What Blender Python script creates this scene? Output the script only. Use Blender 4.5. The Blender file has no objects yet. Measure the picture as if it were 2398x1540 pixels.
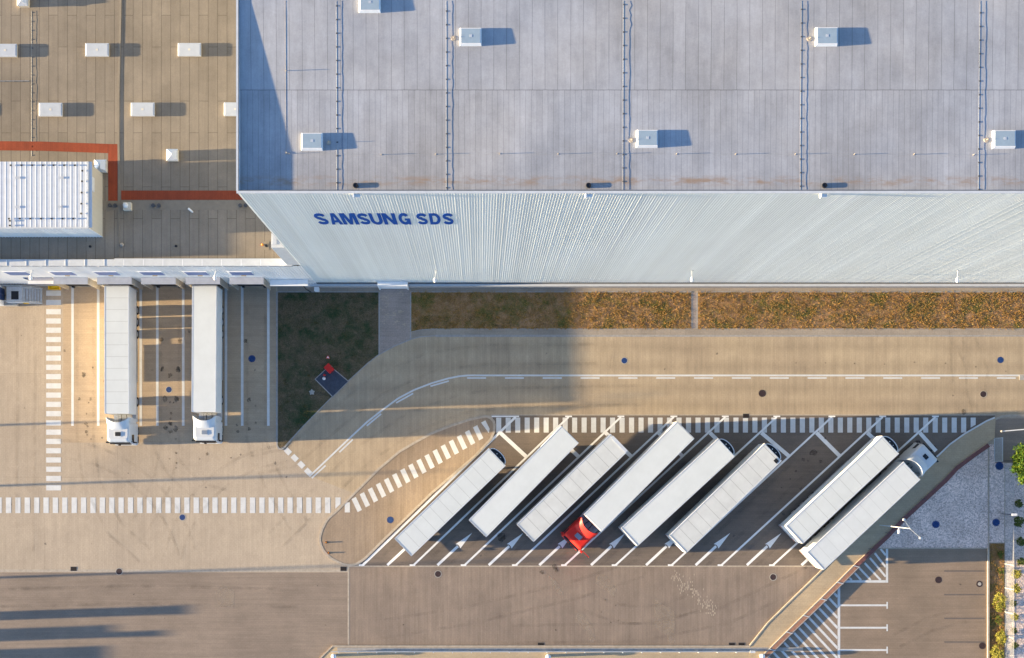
import bpy, math, random
from mathutils import Vector
random.seed(7)
R = math.radians
sc = bpy.context.scene
col = sc.collection

# ------------------------------------------------------------------ camera
H = 131.0            # height of the drone above the yard (m)
S = 2816.0           # focal length in units of the 2398 x 1540 reading grid
CX, CY = 1126.0, 1115.0   # foot of the vertical below the camera, in that grid
cam = bpy.data.cameras.new("camera")
cam_o = bpy.data.objects.new("camera", cam); col.objects.link(cam_o)
cam_o.location = (0, 0, H)
cam.sensor_width = 36.0
cam.lens = 36.0 * S / 2398.0
cam.shift_x = (1199.0 - CX) / 2398.0
cam.shift_y = (CY - 770.0) / 2398.0
cam.clip_start = 1.0
cam.clip_end = 6000.0
sc.camera = cam_o

# ------------------------------------------------------------------ light
SUN_EL, SUN_AZ = 5.9, 1.95       # low sun in the west, a touch south
world = bpy.data.worlds.new("World"); sc.world = world
world.use_nodes = True
wn = world.node_tree
for n in list(wn.nodes): wn.nodes.remove(n)
sky = wn.nodes.new("ShaderNodeTexSky"); sky.sky_type = 'NISHITA'
sky.sun_disc = False
sky.sun_elevation = R(SUN_EL)
sky.sun_rotation = R(270 - SUN_AZ)
sky.altitude = 250
sky.air_density = 0.55; sky.dust_density = 0.4; sky.ozone_density = 1.4
bg = wn.nodes.new("ShaderNodeBackground"); bg.inputs[1].default_value = 0.10
wo = wn.nodes.new("ShaderNodeOutputWorld")
wn.links.new(sky.outputs[0], bg.inputs[0]); wn.links.new(bg.outputs[0], wo.inputs[0])
sl = bpy.data.lights.new("sun", 'SUN'); sl.energy = 5.0; sl.angle = R(0.5)
sl.color = (1.0, 0.76, 0.44)
so = bpy.data.objects.new("sun", sl); col.objects.link(so)
sdir = Vector((-math.cos(R(SUN_EL)) * math.cos(R(SUN_AZ)), -math.cos(R(SUN_EL)) * math.sin(R(SUN_AZ)), math.sin(R(SUN_EL))))
so.rotation_euler = (-sdir).to_track_quat('-Z', 'Y').to_euler()
so.location = (-60, -10, 60)
sc.view_settings.view_transform = 'Standard'
sc.view_settings.look = 'None'
sc.view_settings.gamma = 1.0
sc.view_settings.use_curve_mapping = False
sc.view_settings.exposure = 2.60

# ------------------------------------------------------------------ helpers
def W(px, py, h=0.0):
    k = (H - h) / S
    return ((px - CX) * k, (CY - py) * k)
def T(c, r, x, y, h=0.0):
    return W(599.5 * c + x / 4.0, 385.0 * r + y / 4.0, h)

class MB:
    def __init__(s): s.v = []; s.f = []
    def quad(s, a, b, c, d):
        n = len(s.v); s.v += [a, b, c, d]; s.f.append((n, n+1, n+2, n+3)); return s
    def tri(s, a, b, c):
        n = len(s.v); s.v += [a, b, c]; s.f.append((n, n+1, n+2)); return s
    def box(s, x0, x1, y0, y1, z0, z1):
        if x0 > x1: x0, x1 = x1, x0
        if y0 > y1: y0, y1 = y1, y0
        n = len(s.v)
        s.v += [(x0,y0,z0),(x1,y0,z0),(x1,y1,z0),(x0,y1,z0),(x0,y0,z1),(x1,y0,z1),(x1,y1,z1),(x0,y1,z1)]
        s.f += [(n,n+3,n+2,n+1),(n+4,n+5,n+6,n+7),(n,n+1,n+5,n+4),(n+1,n+2,n+6,n+5),(n+2,n+3,n+7,n+6),(n+3,n,n+4,n+7)]
        return s
    def obox(s, cx, cy, ang, l, w, z0, z1):
        ca, sa = math.cos(ang), math.sin(ang)
        P = [(cx + a*ca - b*sa, cy + a*sa + b*ca) for a, b in ((-l/2,-w/2),(l/2,-w/2),(l/2,w/2),(-l/2,w/2))]
        return s.prism(P, z0, z1)
    def prism(s, pts, z0, z1):
        A = sum(pts[i][0]*pts[(i+1)%len(pts)][1] - pts[(i+1)%len(pts)][0]*pts[i][1] for i in range(len(pts)))
        if A < 0: pts = pts[::-1]
        n = len(s.v); k = len(pts)
        s.v += [(p[0], p[1], z0) for p in pts] + [(p[0], p[1], z1) for p in pts]
        s.f.append(tuple(range(n+k, n+2*k))); s.f.append(tuple(range(n+k-1, n-1, -1)))
        for i in range(k):
            j = (i+1) % k
            s.f.append((n+i, n+j, n+k+j, n+k+i))
        return s
    def flat(s, pts, z):
        A = sum(pts[i][0]*pts[(i+1)%len(pts)][1] - pts[(i+1)%len(pts)][0]*pts[i][1] for i in range(len(pts)))
        if A < 0: pts = pts[::-1]
        n = len(s.v); s.v += [(p[0], p[1], z) for p in pts]; s.f.append(tuple(range(n, n+len(pts)))); return s
    def strip(s, pts, w, z0, z1=None, closed=False, side=0):
        # ribbon along a polyline; side 0 = centred, 1 = to the left, -1 = to the right
        k = len(pts); L = []; Rr = []
        for i in range(k):
            a = pts[i-1] if (i > 0 or closed) else pts[i]
            b = pts[(i+1) % k] if (i < k-1 or closed) else pts[i]
            dx, dy = b[0]-a[0], b[1]-a[1]; d = math.hypot(dx, dy) or 1
            nx, ny = -dy/d, dx/d
            m = 1.0
            if (0 < i < k-1) or closed:
                ex, ey = pts[i][0]-a[0], pts[i][1]-a[1]; e = math.hypot(ex, ey) or 1
                m = max(0.5, (ex*dx+ey*dy)/(e*d))
            lo, hi = {0: (-w/2, w/2), 1: (0, w), -1: (-w, 0)}[side]
            L.append((pts[i][0]+nx*hi/m, pts[i][1]+ny*hi/m)); Rr.append((pts[i][0]+nx*lo/m, pts[i][1]+ny*lo/m))
        rng = range(k if closed else k-1)
        zt = z0 if z1 is None else z1
        for i in rng:
            j = (i+1) % k
            s.quad((*Rr[i], zt), (*Rr[j], zt), (*L[j], zt), (*L[i], zt))
            if z1 is not None:
                s.quad((*Rr[j], zt), (*Rr[i], zt), (*Rr[i], z0), (*Rr[j], z0))
                s.quad((*L[i], zt), (*L[j], zt), (*L[j], z0), (*L[i], z0))
        if z1 is not None and not closed:
            s.quad((*L[0], zt), (*L[0], z0), (*Rr[0], z0), (*Rr[0], zt))
            s.quad((*Rr[-1], zt), (*Rr[-1], z0), (*L[-1], z0), (*L[-1], zt))
        return s
    def tube(s, p0, p1, r0, r1=None, n=10, caps=True):
        r1 = r0 if r1 is None else r1
        p0 = Vector(p0); p1 = Vector(p1); d = (p1-p0).normalized()
        u = d.orthogonal().normalized(); w = d.cross(u)
        b = len(s.v)
        for p, r in ((p0, r0), (p1, r1)):
            for i in range(n):
                a = 2*math.pi*i/n
                q = p + u*(r*math.cos(a)) + w*(r*math.sin(a)); s.v.append(tuple(q))
        for i in range(n):
            j = (i+1) % n; s.f.append((b+i, b+j, b+n+j, b+n+i))
        if caps:
            s.f.append(tuple(range(b+n-1, b-1, -1))); s.f.append(tuple(range(b+n, b+2*n)))
        return s
    def path(s, pts, r, n=8):
        for a, b in zip(pts[:-1], pts[1:]): s.tube(a, b, r, r, n)
        return s
    def disc(s, x, y, z, r, n=24):
        return s.flat([(x+r*math.cos(2*math.pi*i/n), y+r*math.sin(2*math.pi*i/n)) for i in range(n)], z)
    def cyl(s, x, y, z0, z1, r, n=20, r1=None):
        return s.tube((x, y, z0), (x, y, z1), r, r1, n)
    def ring(s, x, y, z0, z1, ri, ro, n=24):
        for i in range(n):
            a, b = 2*math.pi*i/n, 2*math.pi*(i+1)/n
            ca, sa, cb, sb = math.cos(a), math.sin(a), math.cos(b), math.sin(b)
            s.quad((x+ri*ca,y+ri*sa,z1),(x+ro*ca,y+ro*sa,z1),(x+ro*cb,y+ro*sb,z1),(x+ri*cb,y+ri*sb,z1))
            s.quad((x+ro*ca,y+ro*sa,z0),(x+ro*cb,y+ro*sb,z0),(x+ro*cb,y+ro*sb,z1),(x+ro*ca,y+ro*sa,z1))
        return s
    def loft(s, rings, cap0=True, cap1=True):
        k = len(rings[0]); b = len(s.v)
        for r in rings: s.v += list(r)
        for m in range(len(rings)-1):
            for i in range(k):
                j = (i+1) % k
                s.f.append((b+m*k+i, b+m*k+j, b+(m+1)*k+j, b+(m+1)*k+i))
        if cap0: s.f.append(tuple(range(b+k-1, b-1, -1)))
        if cap1: s.f.append(tuple(range(b+(len(rings)-1)*k, b+len(rings)*k)))
        return s
    def dome(s, x, y, z, rx, ry, rz, n=16, m=5, z0=None):
        rings = []
        if z0 is not None: rings.append([(x+rx*math.cos(2*math.pi*i/n), y+ry*math.sin(2*math.pi*i/n), z0) for i in range(n)])
        for q in range(m):
            t = q/m*math.pi/2
            rings.append([(x+rx*math.cos(t)*math.cos(2*math.pi*i/n), y+ry*math.cos(t)*math.sin(2*math.pi*i/n), z+rz*math.sin(t)) for i in range(n)])
        rings.append([(x+rx*.05*math.cos(2*math.pi*i/n), y+ry*.05*math.sin(2*math.pi*i/n), z+rz) for i in range(n)])
        return s.loft(rings)

def rrect(x0, x1, hw, r, z, n=4):
    pts = []
    for cx, cy, a0 in ((x1-r, hw-r, 0), (x0+r, hw-r, 90), (x0+r, -hw+r, 180), (x1-r, -hw+r, 270)):
        for i in range(n+1):
            a = R(a0 + 90*i/n); pts.append((cx + r*math.cos(a), cy + r*math.sin(a), z))
    return pts

ORG = {}
def thing(name, label, cat, loc=(0,0,0), rot=0.0, group=None):
    o = bpy.data.objects.new(name, None); col.objects.link(o)
    o.empty_display_size = 0.5
    o.location = loc; o.rotation_euler = (0, 0, rot)
    o["label"] = label; o["category"] = cat
    if group: o["group"] = group
    ORG[o.name] = Vector(loc)
    return o
def mk(name, mb, mat, parent=None, world=False, smooth=False, label=None):
    me = bpy.data.meshes.new(name)
    off = Vector((0, 0, 0))
    if world and parent is not None: off = ORG[parent.name]
    me.from_pydata([(a[0]-off[0], a[1]-off[1], a[2]-off[2]) for a in mb.v], [], mb.f)
    me.update()
    if smooth: me.polygons.foreach_set("use_smooth", [True]*len(me.polygons))
    me.materials.append(mat)
    o = bpy.data.objects.new(name, me); col.objects.link(o)
    if parent is not None:
        o.parent = parent
        ORG[o.name] = ORG.get(parent.name, Vector((0,0,0)))
    if label: o["label"] = label
    return o
def struct(name, mb, mat):
    o = mk(name, mb, mat); o["kind"] = "structure"; return o
def single(name, mb, mat, label, cat, group=None, base=None, smooth=False):
    """a thing that is one mesh, with its origin at its base"""
    if base is None:
        xs = [a[0] for a in mb.v]; ys = [a[1] for a in mb.v]; zs = [a[2] for a in mb.v]
        base = ((min(xs)+max(xs))/2, (min(ys)+max(ys))/2, min(zs))
    m2 = MB(); m2.v = [(a[0]-base[0], a[1]-base[1], a[2]-base[2]) for a in mb.v]; m2.f = mb.f
    o = mk(name, m2, mat, smooth=smooth); o.location = base
    o["label"] = label; o["category"] = cat
    if group: o["group"] = group
    return o

# ------------------------------------------------------------------ materials
def base_mat(name, rough=0.8, metal=0.0, spec=0.3):
    m = bpy.data.materials.new(name); m.use_nodes = True
    nt = m.node_tree; b = nt.nodes["Principled BSDF"]
    b.inputs["Roughness"].default_value = rough
    b.inputs["Metallic"].default_value = metal
    b.inputs["Specular IOR Level"].default_value = spec
    return m, nt, b
def N(nt, t, **kw):
    n = nt.nodes.new(t)
    for k, v in kw.items():
        if k.startswith("i_"):
            key = k[2:]; n.inputs[int(key) if key.isdigit() else key].default_value = v
        else: setattr(n, k, v)
    return n
def L(nt, a, b): nt.links.new(a, b)
def coords(nt, scale=(1,1,1), rot=(0,0,0), loc=(0,0,0)):
    tc = N(nt, "ShaderNodeTexCoord"); mp = N(nt, "ShaderNodeMapping")
    mp.inputs["Scale"].default_value = scale; mp.inputs["Rotation"].default_value = rot; mp.inputs["Location"].default_value = loc
    L(nt, tc.outputs["Object"], mp.inputs[0]); return mp.outputs[0]
def noise(nt, vec, scale, detail=3, rough=0.55):
    n = N(nt, "ShaderNodeTexNoise"); n.inputs["Scale"].default_value = scale
    n.inputs["Detail"].default_value = detail; n.inputs["Roughness"].default_value = rough
    L(nt, vec, n.inputs["Vector"]); return n.outputs["Fac"]
def remap(nt, v, a, b, c, d):
    n = N(nt, "ShaderNodeMapRange"); n.inputs[1].default_value = a; n.inputs[2].default_value = b
    n.inputs[3].default_value = c; n.inputs[4].default_value = d; L(nt, v, n.inputs[0]); return n.outputs[0]
def math_(nt, op, a, b=None):
    n = N(nt, "ShaderNodeMath"); n.operation = op
    for i, x in enumerate((a, b)):
        if x is None: continue
        if isinstance(x, (int, float)): n.inputs[i].default_value = x
        else: L(nt, x, n.inputs[i])
    return n.outputs[0]
def mulc(nt, colsock, f):
    n = N(nt, "ShaderNodeVectorMath"); n.operation = 'SCALE'
    if isinstance(colsock, tuple): n.inputs[0].default_value = colsock[:3]
    else: L(nt, colsock, n.inputs[0])
    if isinstance(f, (int, float)): n.inputs[3].default_value = f
    else: L(nt, f, n.inputs[3])
    return n.outputs[0]
def mixc(nt, fac, a, b):
    n = N(nt, "ShaderNodeMix"); n.data_type = 'RGBA'
    if isinstance(fac, (int, float)): n.inputs[0].default_value = fac
    else: L(nt, fac, n.inputs[0])
    for i, x in ((6, a), (7, b)):
        if isinstance(x, tuple): n.inputs[i].default_value = (*x[:3], 1)
        else: L(nt, x, n.inputs[i])
    return n.outputs[2]
def bump(nt, b, h, strength=0.3, dist=0.02):
    n = N(nt, "ShaderNodeBump"); n.inputs["Strength"].default_value = strength; n.inputs["Distance"].default_value = dist
    L(nt, h, n.inputs["Height"]); L(nt, n.outputs[0], b.inputs["Normal"])

def plain(name, c, rough=0.6, metal=0.0, var=0.12, scale=2.0, spec=0.35):
    m, nt, b = base_mat(name, rough, metal, spec)
    v = coords(nt)
    f = remap(nt, noise(nt, v, scale, 4), 0.3, 0.7, 1-var, 1+var)
    L(nt, mulc(nt, c, f), b.inputs["Base Color"]); return m
def glass(name, c, rough=0.08):
    m, nt, b = base_mat(name, rough, 0.0, 0.6)
    v = coords(nt); f = remap(nt, noise(nt, v, 1.5, 2), 0.3, 0.7, 0.85, 1.15)
    L(nt, mulc(nt, c, f), b.inputs["Base Color"]); return m

def paving(name, c, c2=None, streak='v', amp=0.10, patch=0.09, spots=0.0, spot_scale=0.9, joints=None, fine=0.10):
    """worn concrete block paving: broad patches, wheel streaks, grain, dark spots, laying joints"""
    m, nt, b = base_mat(name, 0.85, 0.0, 0.25)
    v = coords(nt)
    c2 = c2 or tuple(x*0.82 for x in c)
    big = remap(nt, noise(nt, v, patch, 4, 0.6), 0.36, 0.64, 0, 1)
    colr = mixc(nt, big, c, c2)
    sv = coords(nt, (5.0, 0.22, 1) if streak == 'v' else (0.22, 5.0, 1))
    f1 = remap(nt, noise(nt, sv, 0.5, 5, 0.65), 0.3, 0.7, 1-amp, 1+amp)
    f2 = remap(nt, noise(nt, v, 7.0, 3, 0.7), 0.25, 0.75, 1-fine, 1+fine)
    f3 = remap(nt, noise(nt, v, 0.55, 4, 0.6), 0.3, 0.7, 0.94, 1.06)
    f = math_(nt, 'MULTIPLY', math_(nt, 'MULTIPLY', f1, f2), f3)
    # single blocks a shade lighter or darker
    br = N(nt, "ShaderNodeTexBrick"); br.offset = 0.5
    br.inputs["Scale"].default_value = 1.0
    br.inputs["Brick Width"].default_value = 0.4; br.inputs["Row Height"].default_value = 0.2
    br.inputs["Mortar Size"].default_value = 0.012
    br.inputs["Color1"].default_value = (0.97,)*3+(1,); br.inputs["Color2"].default_value = (1.03,)*3+(1,); br.inputs["Mortar"].default_value = (0.88,)*3+(1,)
    L(nt, coords(nt, rot=(0, 0, math.pi/2 if streak == 'v' else 0)), br.inputs["Vector"])
    n = N(nt, "ShaderNodeVectorMath"); n.operation = 'MULTIPLY'
    L(nt, mulc(nt, colr, f), n.inputs[0]); L(nt, br.outputs["Color"], n.inputs[1])
    out = n.outputs[0]
    if joints:
        jx, jy = joints
        bj = N(nt, "ShaderNodeTexBrick"); bj.offset = 0.0
        bj.inputs["Scale"].default_value = 1.0; bj.inputs["Brick Width"].default_value = jx; bj.inputs["Row Height"].default_value = jy
        bj.inputs["Mortar Size"].default_value = 0.02
        bj.inputs["Color1"].default_value = (0.955,)*3+(1,); bj.inputs["Color2"].default_value = (1.045,)*3+(1,); bj.inputs["Mortar"].default_value = (0.82,)*3+(1,)
        wv = N(nt, "ShaderNodeVectorMath"); wv.operation = 'ADD'
        L(nt, coords(nt), wv.inputs[0]); L(nt, mulc(nt, (0.25, 0.25, 0), noise(nt, v, 0.3, 2)), wv.inputs[1])
        L(nt, wv.outputs[0], bj.inputs["Vector"])
        n2 = N(nt, "ShaderNodeVectorMath"); n2.operation = 'MULTIPLY'
        L(nt, out, n2.inputs[0]); L(nt, bj.outputs["Color"], n2.inputs[1]); out = n2.outputs[0]
    if spots:
        vo = N(nt, "ShaderNodeTexVoronoi"); vo.inputs["Scale"].default_value = spot_scale
        L(nt, v, vo.inputs["Vector"])
        rad = remap(nt, noise(nt, v, 4.0, 3), 0.3, 0.7, 0.02, 0.16)
        hit = math_(nt, 'LESS_THAN', vo.outputs["Distance"], rad)
        sep = N(nt, "ShaderNodeSeparateColor"); L(nt, vo.outputs["Color"], sep.inputs[0])
        sel = math_(nt, 'LESS_THAN', sep.outputs[0], spots)
        k = math_(nt, 'MULTIPLY', math_(nt, 'MULTIPLY', hit, sel), 0.55)
        out = mixc(nt, k, out, (0.05, 0.045, 0.045))
    L(nt, out, b.inputs["Base Color"])
    bump(nt, b, noise(nt, v, 9, 3), 0.25, 0.01)
    return m

M = {}
M['yard'] = paving('yard_paving', (0.43, 0.355, 0.270), (0.37, 0.305, 0.235), 'v', 0.07, 0.06, spots=0.10, spot_scale=0.8, joints=(7.9, 11.3))
M['far_ground'] = paving('far_ground', (0.16, 0.14, 0.09), (0.10, 0.10, 0.06), 'v', 0.1, 0.02)
M['road'] = paving('road_paving', (0.42, 0.335, 0.230), (0.36, 0.285, 0.20), 'v', 0.13, 0.10, spots=0.06, spot_scale=0.7)
def add_tracks(m, ys, halfw, depth):
    nt = m.node_tree; b = nt.nodes["Principled BSDF"]
    src = b.inputs["Base Color"].links[0].from_socket
    tc = N(nt, "ShaderNodeTexCoord"); sx = N(nt, "ShaderNodeSeparateXYZ"); L(nt, tc.outputs["Object"], sx.inputs[0])
    yy = math_(nt, 'ADD', sx.outputs[1], remap(nt, noise(nt, coords(nt, (.25, .25, 1)), 0.4, 3), 0, 1, -.5, .5))
    f = None
    for y0 in ys:
        k = remap(nt, math_(nt, 'ABSOLUTE', math_(nt, 'SUBTRACT', yy, y0)), 0, halfw, 1-depth, 1)
        f = k if f is None else math_(nt, 'MULTIPLY', f, k)
    L(nt, mulc(nt, src, f), b.inputs["Base Color"])
add_tracks(M['road'], [(CY-p)/21.5 for p in (812, 858, 908, 948)], 0.85, 0.13)
M['brown'] = paving('brown_paving', (0.262, 0.208, 0.166), (0.208, 0.166, 0.135), 'v', 0.15, 0.13, spots=0.03, spot_scale=0.9)
M['brownh'] = paving('brown_paving_rows', (0.268, 0.214, 0.170), (0.215, 0.172, 0.138), 'h', 0.11, 0.10, spots=0.03)
M['park'] = paving('parking_paving', (0.182, 0.148, 0.122), (0.138, 0.115, 0.098), 'h', 0.10, 0.12, spots=0.20, spot_scale=0.55)
M['carpark'] = paving('car_park_paving', (0.262, 0.200, 0.150), (0.212, 0.165, 0.124), 'h', 0.10, 0.12, spots=0.05)
M['island'] = paving('island_paving', (0.30, 0.235, 0.175), (0.25, 0.19, 0.135), 'v', 0.16, 0.10)
M['dock'] = paving('dock_paving', (0.42, 0.325, 0.225), (0.36, 0.28, 0.20), 'h', 0.08, 0.10, spots=0.45, spot_scale=0.55)
M['slab'] = paving('pavement_slabs', (0.33, 0.285, 0.235), (0.28, 0.24, 0.20), 'h', 0.08, 0.2, joints=(1.6, 9))
M['walk'] = paving('walkway_paving', (0.43, 0.34, 0.225), (0.38, 0.30, 0.205), 'h', 0.06, 0.12)
M['cobble'] = paving('grey_cobbles', (0.33, 0.275, 0.245), (0.27, 0.23, 0.205), 'h', 0.10, 0.3, fine=0.2)
M['kerb'] = plain('kerb_concrete', (0.38, 0.33, 0.27), 0.85, var=0.15, scale=3)
M['kerb_grey'] = plain('grey_kerb_concrete', (0.30, 0.29, 0.28), 0.85, var=0.15, scale=3)
M['white_paint'] = None

def paint_mat():
    m, nt, b = base_mat('road_marking_paint', 0.7, 0, 0.3)
    v = coords(nt)
    f = remap(nt, noise(nt, v, 1.3, 6, 0.7), 0.3, 0.7, 0.86, 1.04)
    worn = remap(nt, noise(nt, coords(nt, (1, 4, 1), (0, 0, 0.6)), 1.6, 7, 0.8), 0.57, 0.70, 0, 0.60)
    c = mixc(nt, worn, mulc(nt, (0.60, 0.61, 0.61), f), (0.33, 0.30, 0.27))
    L(nt, c, b.inputs["Base Color"]); return m
M['white_paint'] = paint_mat()
M['bright_paint'] = plain('bright_marking_paint', (0.76, 0.76, 0.75), 0.7, var=0.06, scale=1.5)  # lightened to make up for the shade over the parking bays

def decal(name, c, amax, lo=.42, hi=.6, scale=1.2):
    m, nt, b = base_mat(name, 0.9, 0, 0.15)
    v = coords(nt); b.inputs["Base Color"].default_value = (*c, 1)
    L(nt, remap(nt, noise(nt, v, scale, 6, 0.7), lo, hi, 0.0, amax), b.inputs["Alpha"]); return m
M['stain'] = decal('oil_stain', (0.03, 0.028, 0.03), 0.5, .34, .56, 3.5)
M['tyre_mark'] = decal('tyre_mark', (0.06, 0.055, 0.05), 0.15, .40, .66, .8)
M['pale_patch'] = decal('pale_paving_patch', (0.42, 0.35, 0.28), 0.40, .30, .60, 1.6)
M['pale_block'] = plain('pale_replacement_block', (0.36, 0.30, 0.235), 0.85, var=0.15, scale=3)
def gravel_mat():
    m, nt, b = base_mat('pale_gravel', 0.95, 0, 0.1)
    v = coords(nt)
    vo = N(nt, "ShaderNodeTexVoronoi"); vo.inputs["Scale"].default_value = 9.0; L(nt, v, vo.inputs["Vector"])
    sep = N(nt, "ShaderNodeSeparateColor"); L(nt, vo.outputs["Color"], sep.inputs[0])
    f = remap(nt, sep.outputs[0], 0, 1, 0.62, 1.3)
    g = remap(nt, noise(nt, v, 0.4, 5, 0.65), 0.3, 0.7, 0.82, 1.15)
    L(nt, mulc(nt, (0.64, 0.515, 0.455), math_(nt, 'MULTIPLY', f, g)), b.inputs["Base Color"])
    bump(nt, b, vo.outputs["Distance"], 0.5, 0.03); return m
M['gravel'] = gravel_mat()

def soil_mat(name, a, b_, c):
    m, nt, b = base_mat(name, 0.95, 0, 0.1)
    v = coords(nt)
    k1 = remap(nt, noise(nt, v, 1.1, 6, 0.7), 0.38, 0.62, 0, 1)
    k2 = remap(nt, noise(nt, coords(nt, loc=(7, 3, 0)), 0.35, 5, 0.7), 0.48, 0.62, 0, 1)
    cc = mixc(nt, k2, mixc(nt, k1, a, b_), c)
    f = remap(nt, noise(nt, v, 9, 3, 0.7), 0.25, 0.75, 0.6, 1.4)
    L(nt, mulc(nt, cc, f), b.inputs["Base Color"])
    bump(nt, b, noise(nt, v, 5, 5, 0.7), 0.7, 0.06); return m
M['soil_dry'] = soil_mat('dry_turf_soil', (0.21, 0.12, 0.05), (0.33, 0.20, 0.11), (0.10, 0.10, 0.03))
M['soil_dark'] = soil_mat('shaded_turf_soil', (0.085, 0.075, 0.045), (0.13, 0.10, 0.065), (0.035, 0.055, 0.025))  # shade lying on this bed is put into the darker soil colour

def island_mat(name, ramp, rough=0.7):
    """leaf / blade material: colour picked per blade"""
    m, nt, b = base_mat(name, rough, 0, 0.2)
    g = N(nt, "ShaderNodeNewGeometry"); cr = N(nt, "ShaderNodeValToRGB")
    el = cr.color_ramp.elements
    el[0].position = 0; el[0].color = (*ramp[0], 1); el[1].position = 1; el[1].color = (*ramp[-1], 1)
    for i, c in enumerate(ramp[1:-1]):
        e = el.new((i+1)/(len(ramp)-1)); e.color = (*c, 1)
    L(nt, g.outputs["Random Per Island"], cr.inputs[0])
    L(nt, cr.outputs[0], b.inputs["Base Color"])
    b.inputs["Subsurface Weight"].default_value = 0.0
    return m
M['blades_dry'] = island_mat('dry_grass_blades', [(0.32,0.15,0.035),(0.46,0.25,0.07),(0.20,0.10,0.03),(0.42,0.28,0.12),(0.14,0.14,0.02),(0.36,0.18,0.04)])
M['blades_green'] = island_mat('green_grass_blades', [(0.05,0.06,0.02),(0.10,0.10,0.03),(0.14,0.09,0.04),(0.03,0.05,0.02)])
M['leaf'] = island_mat('tree_leaves', [(0.02,0.055,0.006),(0.05,0.11,0.01),(0.13,0.17,0.012),(0.025,0.06,0.008),(0.03,0.08,0.01)])
M['leaf_yellow'] = island_mat('yellow_bush_leaves', [(0.22,0.22,0.03),(0.30,0.27,0.05),(0.16,0.17,0.02),(0.34,0.28,0.07)])
M['leaf_shrub'] = island_mat('shrub_leaves', [(0.04,0.07,0.015),(0.08,0.11,0.02),(0.13,0.14,0.02),(0.03,0.05,0.01)])
M['bark'] = plain('bark', (0.10, 0.075, 0.055), 0.9, var=0.3, scale=8)

def highroof_mat():
    m, nt, b = base_mat('grey_roof_membrane', 0.75, 0, 0.3)
    tc = N(nt, "ShaderNodeTexCoord"); sx = N(nt, "ShaderNodeSeparateXYZ"); L(nt, tc.outputs["Object"], sx.inputs[0])
    v = coords(nt)
    north = math_(nt, 'GREATER_THAN', sx.outputs[1], 28.42)
    wob = remap(nt, noise(nt, coords(nt, (1, 0.3, 1)), 0.5, 2), 0, 1, -0.05, 0.05)
    xx = math_(nt, 'ADD', sx.outputs[0], wob)
    def lay(period, la, sa, seed):
        q = math_(nt, 'DIVIDE', xx, period)
        fr = math_(nt, 'FRACT', q); fl = math_(nt, 'FLOOR', q)
        wnn = N(nt, "ShaderNodeTexWhiteNoise"); wnn.noise_dimensions = '1D'; L(nt, math_(nt, 'ADD', fl, seed), wnn.inputs["W"])
        st = remap(nt, wnn.outputs["Value"], 0, 1, 1-sa, 1+sa)
        ln = math_(nt, 'LESS_THAN', fr, 0.035/period)
        lf = math_(nt, 'SUBTRACT', 1.0, math_(nt, 'MULTIPLY', ln, la))
        return math_(nt, 'MULTIPLY', st, lf)
    a = lay(0.94, 0.42, 0.045, 3.3); c = lay(0.41, 0.28, 0.06, 9.1)
    mx = N(nt, "ShaderNodeMix"); mx.data_type = 'FLOAT'
    L(nt, north, mx.inputs[0]); L(nt, c, mx.inputs[2]); L(nt, a, mx.inputs[3])
    f = mx.outputs[0]
    f = math_(nt, 'MULTIPLY', f, remap(nt, noise(nt, v, 0.12, 8, 0.72), 0.34, 0.66, 0.80, 1.12))
    f = math_(nt, 'MULTIPLY', f, remap(nt, noise(nt, coords(nt, (3, .4, 1)), 0.5, 7, 0.72), 0.3, 0.7, 0.86, 1.10))
    f = math_(nt, 'MULTIPLY', f, remap(nt, noise(nt, v, 1.1, 6, 0.7), 0.3, 0.7, 0.93, 1.05))
    f = math_(nt, 'MULTIPLY', f, remap(nt, noise(nt, v, 9, 2, 0.7), 0.25, 0.75, 0.94, 1.06))
    # cross seam
    d = math_(nt, 'ABSOLUTE', math_(nt, 'SUBTRACT', math_(nt, 'ADD', sx.outputs[1], remap(nt, noise(nt, v, 1.2, 3), 0, 1, -0.05, 0.05)), 28.42))
    f = math_(nt, 'MULTIPLY', f, remap(nt, d, 0.02, 0.07, 0.72, 1.0))
    warm = remap(nt, noise(nt, v, 0.07, 4, 0.6), 0.35, 0.65, 0, 1)
    cc = mulc(nt, mixc(nt, warm, (0.335, 0.352, 0.390), (0.362, 0.360, 0.368)), f)
    # rust-brown dirt where water stands along the south edge
    dy = math_(nt, 'ABSOLUTE', math_(nt, 'SUBTRACT', sx.outputs[1], 21.75))
    band = remap(nt, dy, 0.08, 0.48, 1, 0)
    nz = remap(nt, noise(nt, coords(nt, (0.5, 1.6, 1), loc=(2.1, 0, 0)), 0.9, 6, 0.7), 0.44, 0.62, 0, 0.85)
    cc = mixc(nt, math_(nt, 'MULTIPLY', band, nz), cc, (0.27, 0.19, 0.13))
    L(nt, cc, b.inputs["Base Color"]); return m
M['high_roof'] = highroof_mat()

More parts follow.
